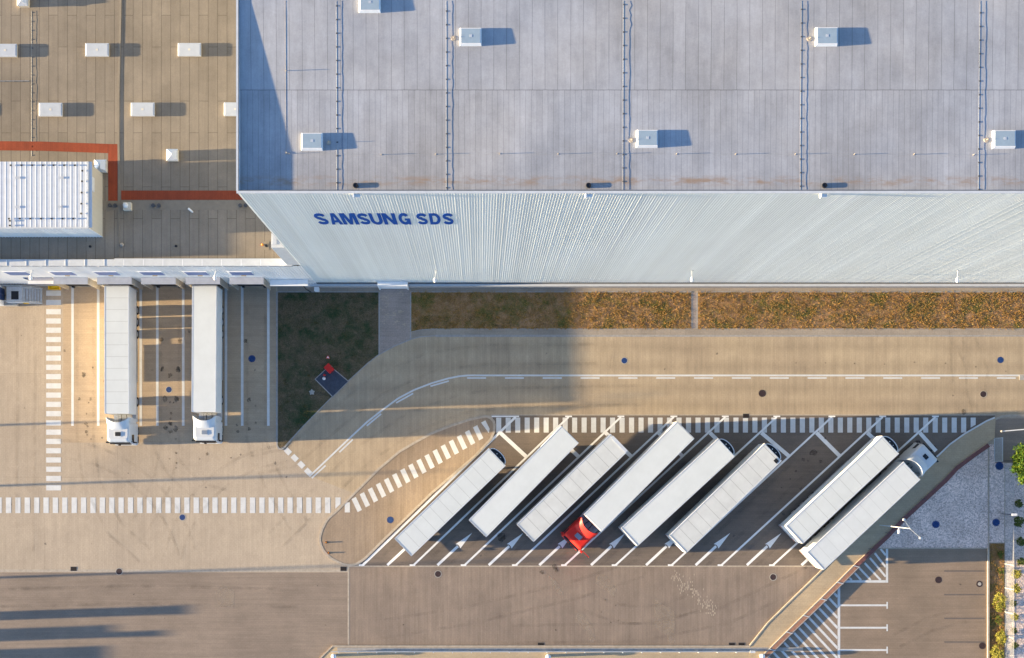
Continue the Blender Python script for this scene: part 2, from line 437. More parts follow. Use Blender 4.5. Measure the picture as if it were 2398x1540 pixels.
def lowroof_mat(name='tan_roof_felt', c=(0.250, 0.216, 0.175)):
    m, nt, b = base_mat(name, 0.85, 0, 0.2)
    v = coords(nt)
    br = N(nt, "ShaderNodeTexBrick"); br.offset = 0.37; br.offset_frequency = 2
    br.inputs["Scale"].default_value = 1.0; br.inputs["Brick Width"].default_value = 8.5; br.inputs["Row Height"].default_value = 0.93
    br.inputs["Mortar Size"].default_value = 0.022; br.inputs["Mortar Smooth"].default_value = 0.2
    br.inputs["Color1"].default_value = (0.94,)*3+(1,); br.inputs["Color2"].default_value = (1.05,)*3+(1,); br.inputs["Mortar"].default_value = (0.42,)*3+(1,)
    wv = N(nt, "ShaderNodeVectorMath"); wv.operation = 'ADD'
    L(nt, coords(nt, rot=(0, 0, math.pi/2)), wv.inputs[0]); L(nt, mulc(nt, (0.05, 0.05, 0), noise(nt, v, 0.6, 2)), wv.inputs[1])
    L(nt, wv.outputs[0], br.inputs["Vector"])
    f = remap(nt, noise(nt, v, 0.15, 8, 0.72), 0.34, 0.66, 0.78, 1.12)
    f = math_(nt, 'MULTIPLY', f, remap(nt, noise(nt, v, 8, 2, 0.7), 0.25, 0.75, 0.93, 1.07))
    f = math_(nt, 'MULTIPLY', f, remap(nt, noise(nt, coords(nt, (5, .2, 1)), 0.5, 3, 0.7), 0.3, 0.7, 0.93, 1.06))
    n = N(nt, "ShaderNodeVectorMath"); n.operation = 'MULTIPLY'
    L(nt, mulc(nt, c, f), n.inputs[0]); L(nt, br.outputs["Color"], n.inputs[1])
    L(nt, n.outputs[0], b.inputs["Base Color"]); return m
M['low_roof'] = lowroof_mat()
M['red_strip'] = paving('red_roof_walkway', (0.28, 0.060, 0.028), (0.22, 0.048, 0.024), 'v', 0.10, 0.2, fine=0.08)
M['patch_felt'] = plain('roof_felt_patch', (0.235, 0.205, 0.165), 0.85, var=0.08)

def cladding(name, c, metal=0.35, rough=0.42):
    m, nt, b = base_mat(name, rough, metal, 0.4)
    v = coords(nt, (1, 1, 0.25))
    f = remap(nt, noise(nt, v, 0.25, 4), 0.3, 0.7, 0.95, 1.04)
    f = math_(nt, 'MULTIPLY', f, remap(nt, noise(nt, coords(nt, (4, 4, 0.08)), 1, 4), 0.3, 0.7, 0.97, 1.03))
    tc = N(nt, "ShaderNodeTexCoord"); sx = N(nt, "ShaderNodeSeparateXYZ"); L(nt, tc.outputs["Object"], sx.inputs[0])
    for per, am in ((1.05, .035), (0.42, .03)):
        wn_ = N(nt, "ShaderNodeTexWhiteNoise"); wn_.noise_dimensions = '1D'
        L(nt, math_(nt, 'FLOOR', math_(nt, 'DIVIDE', sx.outputs[0], per)), wn_.inputs["W"])
        f = math_(nt, 'MULTIPLY', f, remap(nt, wn_.outputs["Value"], 0, 1, 1-am, 1+am))
    L(nt, mulc(nt, c, f), b.inputs["Base Color"]); return m
M['clad'] = cladding('pale_steel_cladding', (0.56, 0.60, 0.605), 0.0, 0.7)
M['clad_low'] = cladding('white_steel_cladding', (0.74, 0.74, 0.74), 0.0, 0.5)
M['clad_west'] = cladding('grey_steel_cladding', (0.16, 0.18, 0.20))  # unseen walls darkened to cut the sunlight they bounce onto the low roof
M['coping'] = plain('white_coping_sheet', (0.50, 0.53, 0.56), 0.5, 0.0, var=0.06)
M['parapet_in'] = plain('parapet_lining', (0.42, 0.44, 0.48), 0.6, var=0.08)
M['cream'] = cladding('cream_cladding', (0.66, 0.62, 0.53), 0.1, 0.5)
M['white'] = plain('white_painted_metal', (0.74, 0.76, 0.78), 0.45, 0.0, var=0.05)
M['skyframe'] = plain('skylight_white_frame', (0.70, 0.71, 0.72), 0.5, var=0.04)
M['skypoly'] = plain('skylight_polycarbonate', (0.27, 0.35, 0.42), 0.6, var=0.06, spec=0.3)
M['skypoly_low'] = plain('skylight_dome_white', (0.44, 0.48, 0.54), 0.35, var=0.05)
M['galv'] = plain('galvanised_steel', (0.50, 0.53, 0.56), 0.4, 0.5, var=0.12, scale=5)
M['dock_grey'] = plain('dock_shelter_grey', (0.30, 0.33, 0.40), 0.6, var=0.08)
M['dock_tan'] = plain('dock_shelter_side', (0.33, 0.30, 0.26), 0.6, var=0.08)
M['dark'] = plain('dark_rubber', (0.025, 0.026, 0.03), 0.8, var=0.2)
M['black'] = plain('black_plastic', (0.015, 0.016, 0.02), 0.5, var=0.2)
M['darkgrey'] = plain('dark_grey_steel', (0.08, 0.085, 0.095), 0.5, 0.2, var=0.15)
M['blueglass'] = glass('blue_glass', (0.03, 0.06, 0.16))
M['window_blue'] = plain('pale_blue_window', (0.10, 0.16, 0.34), 0.5, var=0.1)
M['darkglass'] = glass('dark_glass', (0.012, 0.016, 0.022))
M['sign_blue'] = plain('blue_letter_face', (0.004, 0.055, 0.27), 0.85, var=0.04, spec=0.1)
M['yellow'] = plain('yellow_paint', (0.75, 0.47, 0.01), 0.5, var=0.06)
M['orange'] = plain('orange_plastic', (0.7, 0.25, 0.03), 0.5, var=0.06)
M['pent_roof'] = plain('penthouse_roof_sheet', (0.50, 0.54, 0.60), 0.55, var=0.07)
M['dark_line'] = plain('dark_paver_line', (0.13, 0.11, 0.10), 0.85, var=0.1)
M['fence_grey'] = plain('grey_fence_wire', (0.30, 0.31, 0.32), 0.6, 0.0, var=0.1)
M['brass'] = plain('brass_lamp', (0.35, 0.26, 0.12), 0.5, var=0.06)
M['red'] = plain('red_paint', (0.55, 0.02, 0.015), 0.45, var=0.06)
M['concrete'] = plain('concrete', (0.34, 0.33, 0.31), 0.85, var=0.12, scale=3)
M['pad'] = plain('dark_asphalt_pad', (0.05, 0.06, 0.085), 0.9, var=0.2, scale=2.5)
M['brick'] = plain('red_brown_brick_coping', (0.30, 0.155, 0.105), 0.85, var=0.14, scale=3)
M['brick_shaded'] = plain('shaded_red_brick_coping', (0.17, 0.075, 0.07), 0.85, var=0.14, scale=3)  # shade on the upper run of coping is put into this darker red
M['blue_cover'] = plain('blue_cover_paint', (0.010, 0.040, 0.15), 0.6, var=0.3, scale=4)
M['iron_cover'] = plain('brown_iron_cover', (0.045, 0.028, 0.030), 0.6, 0.2, var=0.3, scale=6)
M['grate'] = plain('drain_grate_iron', (0.03, 0.022, 0.018), 0.7, 0.2, var=0.3, scale=9)
M['tyre'] = plain('tyre_rubber', (0.02, 0.02, 0.022), 0.9, var=0.2)
M['rim'] = plain('steel_rim', (0.45, 0.46, 0.48), 0.35, 0.8, var=0.1)
M['chassis'] = plain('chassis_steel', (0.04, 0.042, 0.05), 0.6, 0.2, var=0.2)
M['cab_white'] = plain('white_cab_paint', (0.54, 0.565, 0.585), 0.45, 0.0, var=0.03, spec=0.4)
M['cab_red'] = plain('red_cab_paint', (0.60, 0.022, 0.014), 0.5, 0.0, var=0.05, spec=0.3)
M['hatch_grey'] = plain('grey_roof_hatch', (0.20, 0.24, 0.30), 0.35, var=0.05)
M['lamp_red'] = plain('red_lamp_lens', (0.5, 0.02, 0.01), 0.3, var=0.05)
M['lamp_clear'] = plain('clear_lamp_lens', (0.7, 0.72, 0.72), 0.15, var=0.05)

def trailer_roof(name, c, seams, line=0.72, dirt=0.05):
    m, nt, b = base_mat(name, 0.5, 0.0, 0.35)
    tc = N(nt, "ShaderNodeTexCoord"); sx = N(nt, "ShaderNodeSeparateXYZ"); L(nt, tc.outputs["Object"], sx.inputs[0])
    v = coords(nt)
    f = remap(nt, noise(nt, v, 0.7, 5, 0.6), 0.3, 0.7, 1-dirt, 1+dirt*0.6)
    if seams:
        q = math_(nt, 'DIVIDE', sx.outputs[0], seams)
        fr = math_(nt, 'FRACT', q)
        ln = math_(nt, 'LESS_THAN', fr, 0.05/seams)
        f = math_(nt, 'MULTIPLY', f, math_(nt, 'SUBTRACT', 1.0, math_(nt, 'MULTIPLY', ln, 1-line)))
        wnn = N(nt, "ShaderNodeTexWhiteNoise"); wnn.noise_dimensions = '1D'; L(nt, math_(nt, 'FLOOR', q), wnn.inputs["W"])
        f = math_(nt, 'MULTIPLY', f, remap(nt, wnn.outputs["Value"], 0, 1, 0.985, 1.015))
    L(nt, mulc(nt, c, f), b.inputs["Base Color"]); return m
M['troof_seam'] = trailer_roof('trailer_roof_panels', (0.565, 0.60, 0.605), 1.24, 0.74)
M['troof_faint'] = trailer_roof('trailer_roof_faint_panels', (0.565, 0.60, 0.615), 1.24, 0.85)
M['troof_plain'] = trailer_roof('trailer_roof_plain', (0.585, 0.62, 0.625), 0)
M['troof_worn'] = trailer_roof('trailer_roof_weathered', (0.55, 0.57, 0.565), 1.24, 0.62, 0.10)
M['tside'] = plain('trailer_side_paint', (0.70, 0.71, 0.70), 0.45, var=0.05)
M['trail_rail'] = plain('trailer_edge_rail', (0.66, 0.69, 0.72), 0.35, 0.3, var=0.06)

# ------------------------------------------------------------------ ground and paving
g = MB().flat([(-2500,-2500),(2500,-2500),(2500,2500),(-2500,2500)], -0.02)
struct('ground', g, M['far_ground'])
y = MB().flat([(-170,-120),(110,-120),(110,120),(-170,120)], 0.0)
struct('yard', y, M['yard'])

outer = [(1020,786),(985,788),(962,794),(924,810),(887,830),(862,849),(817,890),(774,932),(712,995),(662,1049)]
isl = [(1158,995),(1156,986),(1149.5,979),(1143,975.5),(1137,974.5),(1118,978),(1099.5,982.5),(1049.5,999),(1009.5,1015),(974.5,1034),(934.5,1057.5),(887,1097.5),
       (829.5,1155),(789.5,1195),(770,1212),(762,1222.5),(754,1240),(749.5,1255),(749,1266),(752,1277.5),(757,1288),(764.5,1297.5),(776,1308),(789.5,1315),(803,1321),(817,1323),
       (827,1322),(837,1319),(854.5,1307.5),(894.5,1267.5),(1009.5,1155),(1112,1067.5),(1149.5,1027.5),(1157,1010)]
border = [(2328.5,977.5),(2310,985),(2288.5,997.5),(2258.5,1015),(2223.5,1040),(2198.5,1064),(2168.5,1090),(2117,1141),(2040,1219),(1926,1333),(1857,1400),(1798.5,1457.5),(1755,1512)]
wall_l = [(2311,1038),(2273.5,1064),(2236,1092.5),(2211,1120),(2173.5,1155),(2111,1212.5),(2073.5,1252.5),(1997,1323.7),(1958.5,1362.5),(1919.7,1401),(1879.7,1440),(1839.7,1478.7),(1799.7,1518.7),(1760,1558),(1700,1618)]
P = lambda pts, h=0: [W(a, b, h) for a, b in pts]

# through road, a shade browner than the yard
rd = MB().flat(P([(1199,786),(1020,786)] + [(985,788.5),(962,794.5),(924,810.5),(887,830.5),(862,849.5),(817,890.5),(774,932.5),(712,995.5),(664,1049)] +
     [(735,1118),(829.5,1155),(887,1097.5),(934.5,1057.5),(974.5,1034),(1009.5,1015),(1049.5,999),(1099.5,982.5),(1137,974.5),(1151,971),(2328,971),(3300,971),(3300,786)]), 0.002)
struct('road', rd, M['road'])
dk = MB().flat(P([(148,666),(148,1036),(646,1036),(646,666)]), 0.002)
struct('dock_yard', dk, M['dock'])
pk = MB().flat(P([(1151,971.5),(2331,971.5)] + border[:10] + [(1926,1325),(840,1325),(856,1308),(896,1268),(1011,1155),(1113,1067.5),(1151,1027.5),(1159,1010),(1160,995)]), 0.004)
struct('truck_parking', pk, M['park'])
bs = MB().flat(P([(818,1326),(1933,1326),(1857,1400),(1798.5,1457.5),(1755,1512),(818,1512)]), 0.002)
struct('paved_yard', bs, M['brown'])
sw = MB().flat(P([(-1200,1340),(814,1340),(814,1512),(781,1512),(740,1550),(640,1660),(-1200,1660)]), 0.002)
struct('paved_yard_west', sw, M['brownh'])
kb = MB()
kb.box(*[W(-1200,1334)[0], W(814,1334)[0]], W(0,1339)[1], W(0,1333)[1], 0.0, 0.006)
kb.box(W(814,0)[0], W(818,0)[0], W(0,1511)[1], W(0,1325)[1], 0.0, 0.007)
kb.box(W(818,0)[0], W(1928,0)[0], W(0,1327)[1], W(0,1324)[1], 0.0, 0.0065)
kb.box(W(1150,0)[0], W(2331,0)[0], W(0,972.5)[1], W(0,970)[1], 0.0, 0.006)
kb.box(W(818,0)[0], W(1754,0)[0], W(0,1513)[1], W(0,1510.5)[1], 0.0, 0.008)
struct('kerb_strip', kb, M['kerb'])

# traffic island
isl_i = MB().prism(P(isl), 0.0, 0.03)
struct('traffic_island', isl_i, M['island'])
struct('island_kerb', MB().strip(P(isl), 0.26, 0.0, 0.042, closed=True), M['kerb'])

# grass beds and their kerbs
bedA = [(651,684),(886.5,684),(886.5,829)] + [(862,848),(817,889),(774,931),(712,994),(664,1045),(656,1049),(651,1042)]
bedB = [(963,684),(1619,684),(1619,769),(1010,769),(985,771),(963,776)]
bedC = [(1634,684),(3300,684),(3300,769),(1634,769)]
bedD = [(2317,1272),(2352,1272),(2352,1700),(2317,1700)]
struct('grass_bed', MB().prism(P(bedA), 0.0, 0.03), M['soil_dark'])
struct('grass_bed_middle', MB().prism(P(bedB), 0.0, 0.03), M['soil_dry'])
struct('grass_bed_east', MB().prism(P(bedC), 0.0, 0.03), M['soil_dry'])
struct('grass_verge', MB().prism(P(bedD), 0.0, 0.03), M['soil_dry'])
kg = MB()
kg.strip(P([(648.5,682.5),(648.5,1043),(652,1050),(659,1051.5),(664,1049.5)]), 0.17, 0.0, 0.038)
kg.strip(P([(664,1049.5)] + outer[::-1][1:] + [(1020,786),(3300,786)]), 0.12, 0.0, 0.028)
kg.strip(P([(650,683),(887,683)]), 0.12, 0.0, 0.038)
kg.strip(P([(962,683),(1619,683)]), 0.12, 0.0, 0.038)
kg.strip(P([(1634,683),(3300,683)]), 0.12, 0.0, 0.038)
kg.strip(P([(888,684.5),(888,829)]), 0.14, 0.0, 0.028)
kg.strip(P([(961.5,684.5),(961.5,793)]), 0.14, 0.0, 0.028)
kg.strip(P([(1620,684.5),(1620,769)]), 0.14, 0.0, 0.028)
kg.strip(P([(1632.5,684.5),(1632.5,769)]), 0.14, 0.0, 0.028)
kg.strip(P([(964,776),(985,771.5),(1010,769.5),(1618,769.5)]), 0.09, 0.0, 0.028)
kg.strip(P([(1634,769.5),(3300,769.5)]), 0.09, 0.0, 0.028)
struct('bed_kerb', kg, M['kerb_grey'])
struct('side_pavement', MB().prism(P([(964,776.5),(985,772),(1010,770),(3300,770),(3300,785),(1020,785),(985,787),(963,793)]), 0.0, 0.012), M['slab'])
struct('wall_pavement', MB().prism(P([(650,668),(3300,668),(3300,682),(650,682)]), 0.0, 0.012), M['slab'])
struct('path', MB().prism(P([(889.5,674),(960,674),(960,795),(924,810),(889.5,828)]), 0.0, 0.016), M['cobble'])
struct('narrow_path', MB().prism(P([(1621.5,684.5),(1631,684.5),(1631,769),(1621.5,769)]), 0.0, 0.024), M['cobble'])

# walkway, car park, gravel
wk = MB().prism(P([(2331,977)] + border[1:] + [(1755,1540),(1700,1600),(1760,1558)] + wall_l[:-2][::-1] + [(2328,1026)]), 0.0, 0.10)
struct('walkway', wk, M['walk'])
gv = MB().flat(P([(2313,1040),(2275,1072),(2236,1102),(2211,1130),(2173.5,1166),(2111,1223),(2073.5,1262),(2052,1283),(2314,1283)]), 0.006)
gv.flat(P([(2317,1040),(2352,1040),(2352,1270),(2317,1270)]), 0.006)
gv.flat(P([(2354,1084),(2700,1084),(2700,1700),(2354,1700)]), 0.006)
struct('gravel', gv, M['gravel'])
cp = MB().flat(P([(2052,1285),(2312,1285),(2312,1700),(1700,1700),(1760,1560),(1870,1452),(1960,1366),(2010,1326)]), 0.003)
struct('car_park', cp, M['carpark'])
ck = MB().strip(P([(2313.8,1283),(2313.8,1700)]), 0.2, 0.0, 0.14)
ck.strip(P([(2050,1283.5),(2312,1283.5)]), 0.12, 0.0, 0.05)
ck.strip(P([(2315.5,1042),(2315.5,1282)]), 0.08, 0.0, 0.06)
struct('car_park_kerb', ck, M['kerb'])
bt = MB().prism(P([(781,1514),(1756,1514),(1756,1700),(640,1700),(640,1655)]), 0.0, 0.09)
struct('south_walkway', bt, M['walk'])
struct('drain_channel', MB().box(W(790,0)[0], W(1880,0)[0], W(0,1524)[1], W(0,1515.5)[1], 0.0, 0.116), M['kerb_grey'])
bk = MB().strip(P([(640,1650),(779,1512.5),(1755,1512.5)]), 0.14, 0.0, 0.12)
bk.strip(P(border), 0.14, 0.0, 0.13, side=0)
struct('walkway_kerb', bk, M['kerb'])

# ------------------------------------------------------------------ painted markings
Z = 0.0065
mk_ = MB()
def rect(mb, x0, x1, y0, y1, z=Z):
    mb.flat(P([(x0,y0),(x1,y0),(x1,y1),(x0,y1)]), z)
cw = MB()
for i in range(22): rect(cw, 108.2, 142.6, 680+21.7*i, 692.2+21.7*i)
struct('crossing_stripes_west', cw, M['white_paint'])
cw = MB()
for i in range(-8, 36):
    x0 = 13.75 + 21.98*i
    if x0 < 770: rect(cw, x0, x0+12.3, 1164.5, 1201)
cw.flat(P([(785.5,1164.5),(797.5,1164.5),(797.5,1180),(785.5,1191)]), Z)
struct('crossing_stripes_south', cw, M['white_paint'])
cw = MB()
zi = 0.033
rect(cw, 807.5, 819.5, 1176, 1199.5, zi)
for i in range(17):
    cx, cy = 835.5 + 18.95*i, 1181 - 11.2*i
    a = (14.3, 30.5); s_ = 34.0
    h = (a[0]/2, a[1]/2); w_ = (5.0, -2.6)
    q = [(cx-h[0]-w_[0], cy-h[1]-w_[1]), (cx-h[0]+w_[0], cy-h[1]+w_[1]), (cx+h[0]+w_[0], cy+h[1]+w_[1]), (cx+h[0]-w_[0], cy+h[1]-w_[1])]
    if i == 16: q = [(cx-h[0]-w_[0], cy-h[1]-w_[1]), (cx-h[0]+w_[0], cy-h[1]+w_[1]), (cx+8, cy+2), (cx+6, cy+12)]
    cw.flat(P(q), zi)
struct('crossing_stripes_island', cw, M['white_paint'])
cw = MB()
for i in range(51):
    x0 = 1162 + 22.22*i
    if i == 50: cw.flat(P([(x0,977.5),(x0+11.8,977.5),(x0+11.8,994),(x0,1001)]), Z)
    else: rect(cw, x0, x0+11.8, 977.5, 1012.5)
struct('crossing_stripes_parking', cw, M['white_paint'])
# road centre line
cl = MB()
t12 = lambda x, y: (599.5+x/4, 770+y/4)
cl.strip(P([(3300,878.7),(1130,878.7)] + [t12(2050,434), t12(1980,435), t12(1900,443), t12(1800,463), t12(1650,506), t12(1480,571), t12(1330,651), t12(1180,761), t12(1040,871), t12(900,1001), t12(700,1191), t12(500,1381)]), 0.185, Z)
for i in range(-2, 16):
    x0 = 1271 + 88.6*i
    rect(cl, x0, x0+44.5, 883, 886.5)
for a, b_ in (((1634,536),(1806,487)), ((1312,692),(1472,603)), ((1037,907),(1172,795)), ((781,1154),(907,1035)), ((522,1397),(652,1278))):
    cl.strip(P([t12(*a), t12(*b_)]), 0.165, Z)
for cx, cy in ((298,1147),(362,1209),(424,1272),(487,1337)):
    q = [(cx-4,cy-40),(cx+40,cy+4),(cx+5,cy+38),(cx-38,cy-5)]
    cl.flat(P([t12(*p) for p in q]), Z)
struct('road_line_marking', cl, M['white_paint'])
# dock lane lines
dl = MB()
for x in (169.9, 230, 329.6, 368.4, 429.1, 529.2, 567.2, 628.4): rect(dl, x-3, x+3, 668, 996.7)
struct('dock_lane_marking', dl, M['white_paint'])
# angled parking bays
pl = MB(); zp = 0.009
bots = [848, 967, 1086.5, 1206.5, 1321.5, 1440, 1571.5, 1688, 1808.5]
tops = [1207.5, 1331.5, 1454, 1578, 1698.5, 1819, 1948, 2067, 2190.5]
for i, (b_, t_) in enumerate(zip(bots, tops)):
    pl.strip(P([(b_+2,1322.5),(t_,976)]), 0.21 if i else 0.26, zp)
    rect(pl, b_-7.5, b_+5.5, 1321, 1325, zp+0.0015)
    rect(pl, t_-8, t_+8, 973, 976.3, zp+0.0015)
rect(pl, 1151.5, 1200, 973, 976.3, zp+0.0015)
for i in range(8):
    pl.strip(P([(tops[i]-36,1013),(tops[i+1]-99,1069)]), 0.42, zp+0.003)
pl.strip(P([(2154,1013),(2192,1056)]), 0.42, zp+0.003)
for b_ in (907, 1024.5, 1144.5, 1263, 1384, 1513, 1629, 1749, 1877):
    pl.strip(P([(b_,1323),(b_+48,1278.5)]), 0.28, zp)
    if b_ < 1870: pl.flat(P([(b_+81,1247.5),(b_+42.5,1273.7),(b_+48,1275),(b_+51.5,1279),(b_+53.5,1284)]), zp+0.0015)
struct('parking_bay_marking', pl, M['bright_paint'])
# hatch in the car park
hm = MB()
t33 = lambda x, y: (1798.5+x/4, 1155+y/4)
hm.flat(P([t33(1104,518), t33(1125,518), t33(1125,836), t33(1104,836)]), Z)
hm.flat(P([t33(720,835), t33(735,813), t33(1103,813), t33(1103,836)]), Z)
for a, b_ in (((1055,520),(1103,580)),((1000,560),(1103,690)),((955,605),(1103,780)),((905,652),(1055,812)),((857,700),(962,812)),((812,745),(872,812)),((762,790),(785,812))):
    hm.strip(P([t33(*a), t33(*b_)]), 0.22, Z)
hm.flat(P([t33(652,880), t33(676,870), t33(676,1660), t33(652,1660)]), Z)
for x, y_ in ((620,935),(572,982),(525,1030),(478,1075),(430,1120),(385,1165),(338,1210),(290,1260),(243,1305),(197,1350),(150,1397),(100,1443),(50,1490),(5,1535)):
    x1 = 652; y1 = y_ + (652-x)*1.07
    if y1 > 1640: x1 = x + (1640-y_)/1.07; y1 = 1640
    hm.strip(P([t33(x, y_), t33(x1, y1)]), 0.25, Z)
for y_ in (1048, 1258, 1467):
    hm.strip(P([t33(677, y_), t33(1109, y_)]), 0.2, Z)
    hm.strip(P([t33(1116, y_-32), t33(1116, y_+32)]), 0.16, Z)
struct('car_park_marking', hm, M['white_paint'])
dmk = MB()
for y_ in (727, 948, 1170, 1392): dmk.strip(P([t33(1650, y_), t33(2030, y_)]), 0.16, Z)
struct('car_park_dark_line', dmk, M['dark_line'])

# ------------------------------------------------------------------ stains, tyre marks, repaired blocks
rq = random.Random(31)
t02 = lambda x, y: (x/4, 770+y/4)
t23 = lambda x, y: (1199+x/4, 1155+y/4)
t13 = lambda x, y: (599.5+x/4, 1155+y/4)
t32 = lambda x, y: (1798.5+x/4, 770+y/4)
sm_ = MB()
def blot(p, r, ex=1.0):
    x, y = W(*p); n = 11; a0 = rq.uniform(0, 6)
    sm_.flat([(x+r*rq.uniform(.55, 1.2)*math.cos(a0+2*math.pi*i/n), y+ex*r*rq.uniform(.55, 1.2)*math.sin(a0+2*math.pi*i/n)) for i in range(n)], 0.016+rq.uniform(0, .002))
for x, y, r in ((785,425,.3),(745,655,.16),(850,655,.16),(830,690,.1),(812,793,.12),(805,885,.2),(820,912,.14),(808,960,.2),(818,990,.1),(855,1030,.12),(870,360,.1),(1510,100,.28),(1685,110,.24),(1520,375,.26),(1670,380,.3),(1590,430,.26),(1545,655,.3),
    (1655,655,.3),(1625,690,.1),(1595,685,.12),(1605,790,.16),(1597,842,.14),(1597,885,.26),(1550,925,.26),(1645,935,.3),(1600,960,.24),(1645,1030,.14),(1650,1160,.12),(1650,1255,.12),(1590,1215,.1),(1650,1300,.08),(1940,1170,.16),(1870,1215,.1),(2165,1208,.12),(2335,665,.22),(2335,935,.2),(1770,25,.16),(2300,110,.24),(2395,720,.12),(2395,880,.14),(230,740,.1),(200,60,.08),(1200,1350,.08)):
    blot(t02(x, y), r, 1.2)
for x, y, r in ((425,1160,.42),(328,1222,.22),(375,1235,.14),(495,1243,.22),(535,1025,.14),(260,1330,.14),(210,1405,.12),(1090,330,.1),(1372,312,.12),(1660,322,.12),(1945,355,.12),(810,322,.1),(2228,395,.1),(262,316,.1),(538,316,.1),(1835,775,.3),(125,1485,.12)): blot(t32(x, y), r)
for x, y, r in ((280,735,.3),(400,690,.35),(415,720,.22),(875,995,.12),(972,1048,.1),(925,1208,.12),(838,1110,.1),(998,1190,.1),(1660,235,.12),(410,1280,.1)): blot(t23(x, y), r)
for x, y, r in ((2300,405,.55),(1380,1230,.1),(650,1235,.12)): blot(t13(x, y), r)
struct('oil_stain', sm_, M['stain'])
tm_ = MB()
def tyre(pts, w=.32, gap=1.9, z=.0135):
    Q = P(pts)
    for off in (-gap/2, gap/2):
        out = []
        for i in range(len(Q)):
            a = Q[max(0, i-1)]; b_ = Q[min(len(Q)-1, i+1)]; dx, dy = b_[0]-a[0], b_[1]-a[1]; d = math.hypot(dx, dy)
            out.append((Q[i][0]-dy/d*off, Q[i][1]+dx/d*off))
        tm_.strip(out, w, z+rq.uniform(0, .001))
def arcP(cx, cy, r, a0, a1, n=16): return [(cx+r*math.cos(R(a0+(a1-a0)*i/n)), cy+r*math.sin(R(a0+(a1-a0)*i/n))) for i in range(n+1)]
tyre(arcP(120, 1380, 330, -88, -15)); tyre(arcP(560, 980, 190, 100, 175)); tyre(arcP(700, 1360, 300, 190, 262))
tyre([(60,735),(62,900),(60,1100),(58,1290)]); tyre([(200,700),(200,1040),(215,1130),(270,1240),(340,1300)], gap=1.8)
tyre([(398,760),(398,1040),(380,1130),(330,1230)], gap=2.0); tyre([(600,720),(600,1030),(640,1130),(700,1230)], gap=2.0)
tyre([(590,1090),(680,1070),(780,985),(880,905),(1000,850),(1130,830),(1400,828)], gap=2.1)
tyre([(1500,925),(1200,930),(1080,945),(960,990),(850,1065),(740,1170),(640,1270)], gap=2.1)
tyre([(2240,778),(2243,860),(2252,930),(2262,970)], w=.25, gap=1.4); tyre([(2262,800),(2290,870),(2280,930)], w=.3, gap=2.2)
tyre([(1434,795),(1436,825),(1431,868)], w=.12, gap=.3)
tyre([(880,1475),(1100,1440),(1350,1380),(1500,1330)]); tyre([(0,1400),(300,1392),(700,1400)]); tyre([(1900,1345),(1700,1440),(1500,1480),(1200,1485)])
tyre(arcP(1500, 1180, 260, 60, 118)); tyre([(2100,1500),(2180,1460),(2260,1440)], gap=1.5)
for b_, t_ in zip(bots, tops): tyre([(b_+62,1316),(b_+150,1236),(b_+300,1096)], w=.35, gap=1.9, z=.0145)
struct('tyre_mark', tm_, M['tyre_mark'])
pp = MB()
for poly in ([(1335,975),(1420,1040),(1525,1100),(1525,1400),(1460,1400),(1455,1330),(1335,1250)], [(610,1100),(690,1150),(770,1270),(780,1390),(740,1400),(700,1290),(600,1190)], [(790,760),(880,770),(980,900),(960,980),(870,900),(790,850)], [(330,750),(400,800),(480,940),(450,960),(380,860)]):
    pp.flat(P([t23(*p) for p in poly]), .0085)
for poly in ([(2020,1690),(2090,1640),(2200,1700),(2190,1850),(2050,1840)],): pp.flat(P([(a/4, 0+b_/4+960) for a, b_ in poly]), .0085)
struct('paving_patch', pp, M['pale_patch'])
bl = MB()
for _ in range(150):
    k = rq.random(); x, y = t23(1525+370*k+rq.gauss(0, 28), 770+360*k+rq.gauss(0, 30))
    if rq.random() < .35 and .25 < k < .6: x, y = t23(1660+rq.gauss(0, 45), 900+rq.gauss(0, 45))
    X, Y = W(x, y); X = round(X/.1)*.1; Y = round(Y/.2)*.2
    bl.box(X, X+.095, Y, Y+.19, 0.0, .0055+rq.uniform(0, .001))
for _ in range(70):
    a, b_ = rq.choice(((1185,1250),(1240,1240),(1220,1320),(1290,1410),(1220,1420),(1340,1380),(1190,1465),(1300,1470),(1380,1500),(1350,1210),(1180,1355)))
    x, y = 599.5+(a+rq.gauss(0, 12))/4, 385+(b_+rq.gauss(0, 12))/4
    X, Y = W(x, y); X = round(X/.2)*.2; Y = round(Y/.1)*.1
    bl.box(X, X+.19, Y, Y+.095, 0.0, .019+rq.uniform(0, .001))
struct('replaced_blocks', bl, M['pale_block'])

# ------------------------------------------------------------------ manhole covers and drains
def manhole(p, rP, mat, ringmat, label, group, hole=None, z=0.003):
    x, y_ = W(*p); r = rP/21.5
    t = thing('manhole', label, 'manhole cover', (x, y_, z), 0, group)
    mk('cover', MB().cyl(0, 0, 0.0, 0.004, r*0.88, 24), mat, t)
    mk('ring', MB().ring(0, 0, 0.0, 0.006, r*0.9, r*1.06), ringmat, t)
    if hole: mk('concrete_centre', MB().cyl(0.02, 0, 0.004, 0.010, r*0.62, 7), hole, t)
GB, GI = 'blue painted manhole covers', 'brown iron manhole covers'
manhole((395.5,912), 7.5, M['blue_cover'], M['concrete'], 'blue manhole cover in the empty bay between the two docked trucks', GB)
manhole((590,839.5), 8, M['blue_cover'], M['blue_cover'], 'blue manhole cover in the empty dock bay beside the grass bed', GB)
manhole((1462,844), 7.5, M['blue_cover'], M['concrete'], 'blue manhole cover on the road above the lane line, left one of two', GB)
manhole((2342.7,842.5), 7, M['blue_cover'], M['blue_cover'], 'blue manhole cover on the road near the right edge of the photo', GB)
manhole((914,1217), 7.5, M['blue_cover'], M['blue_cover'], 'blue manhole cover on the paved traffic island', GB, z=0.03)
manhole((427,1211), 7.5, M['blue_cover'], M['concrete'], 'faded blue manhole cover just below the horizontal crossing stripes', GB)
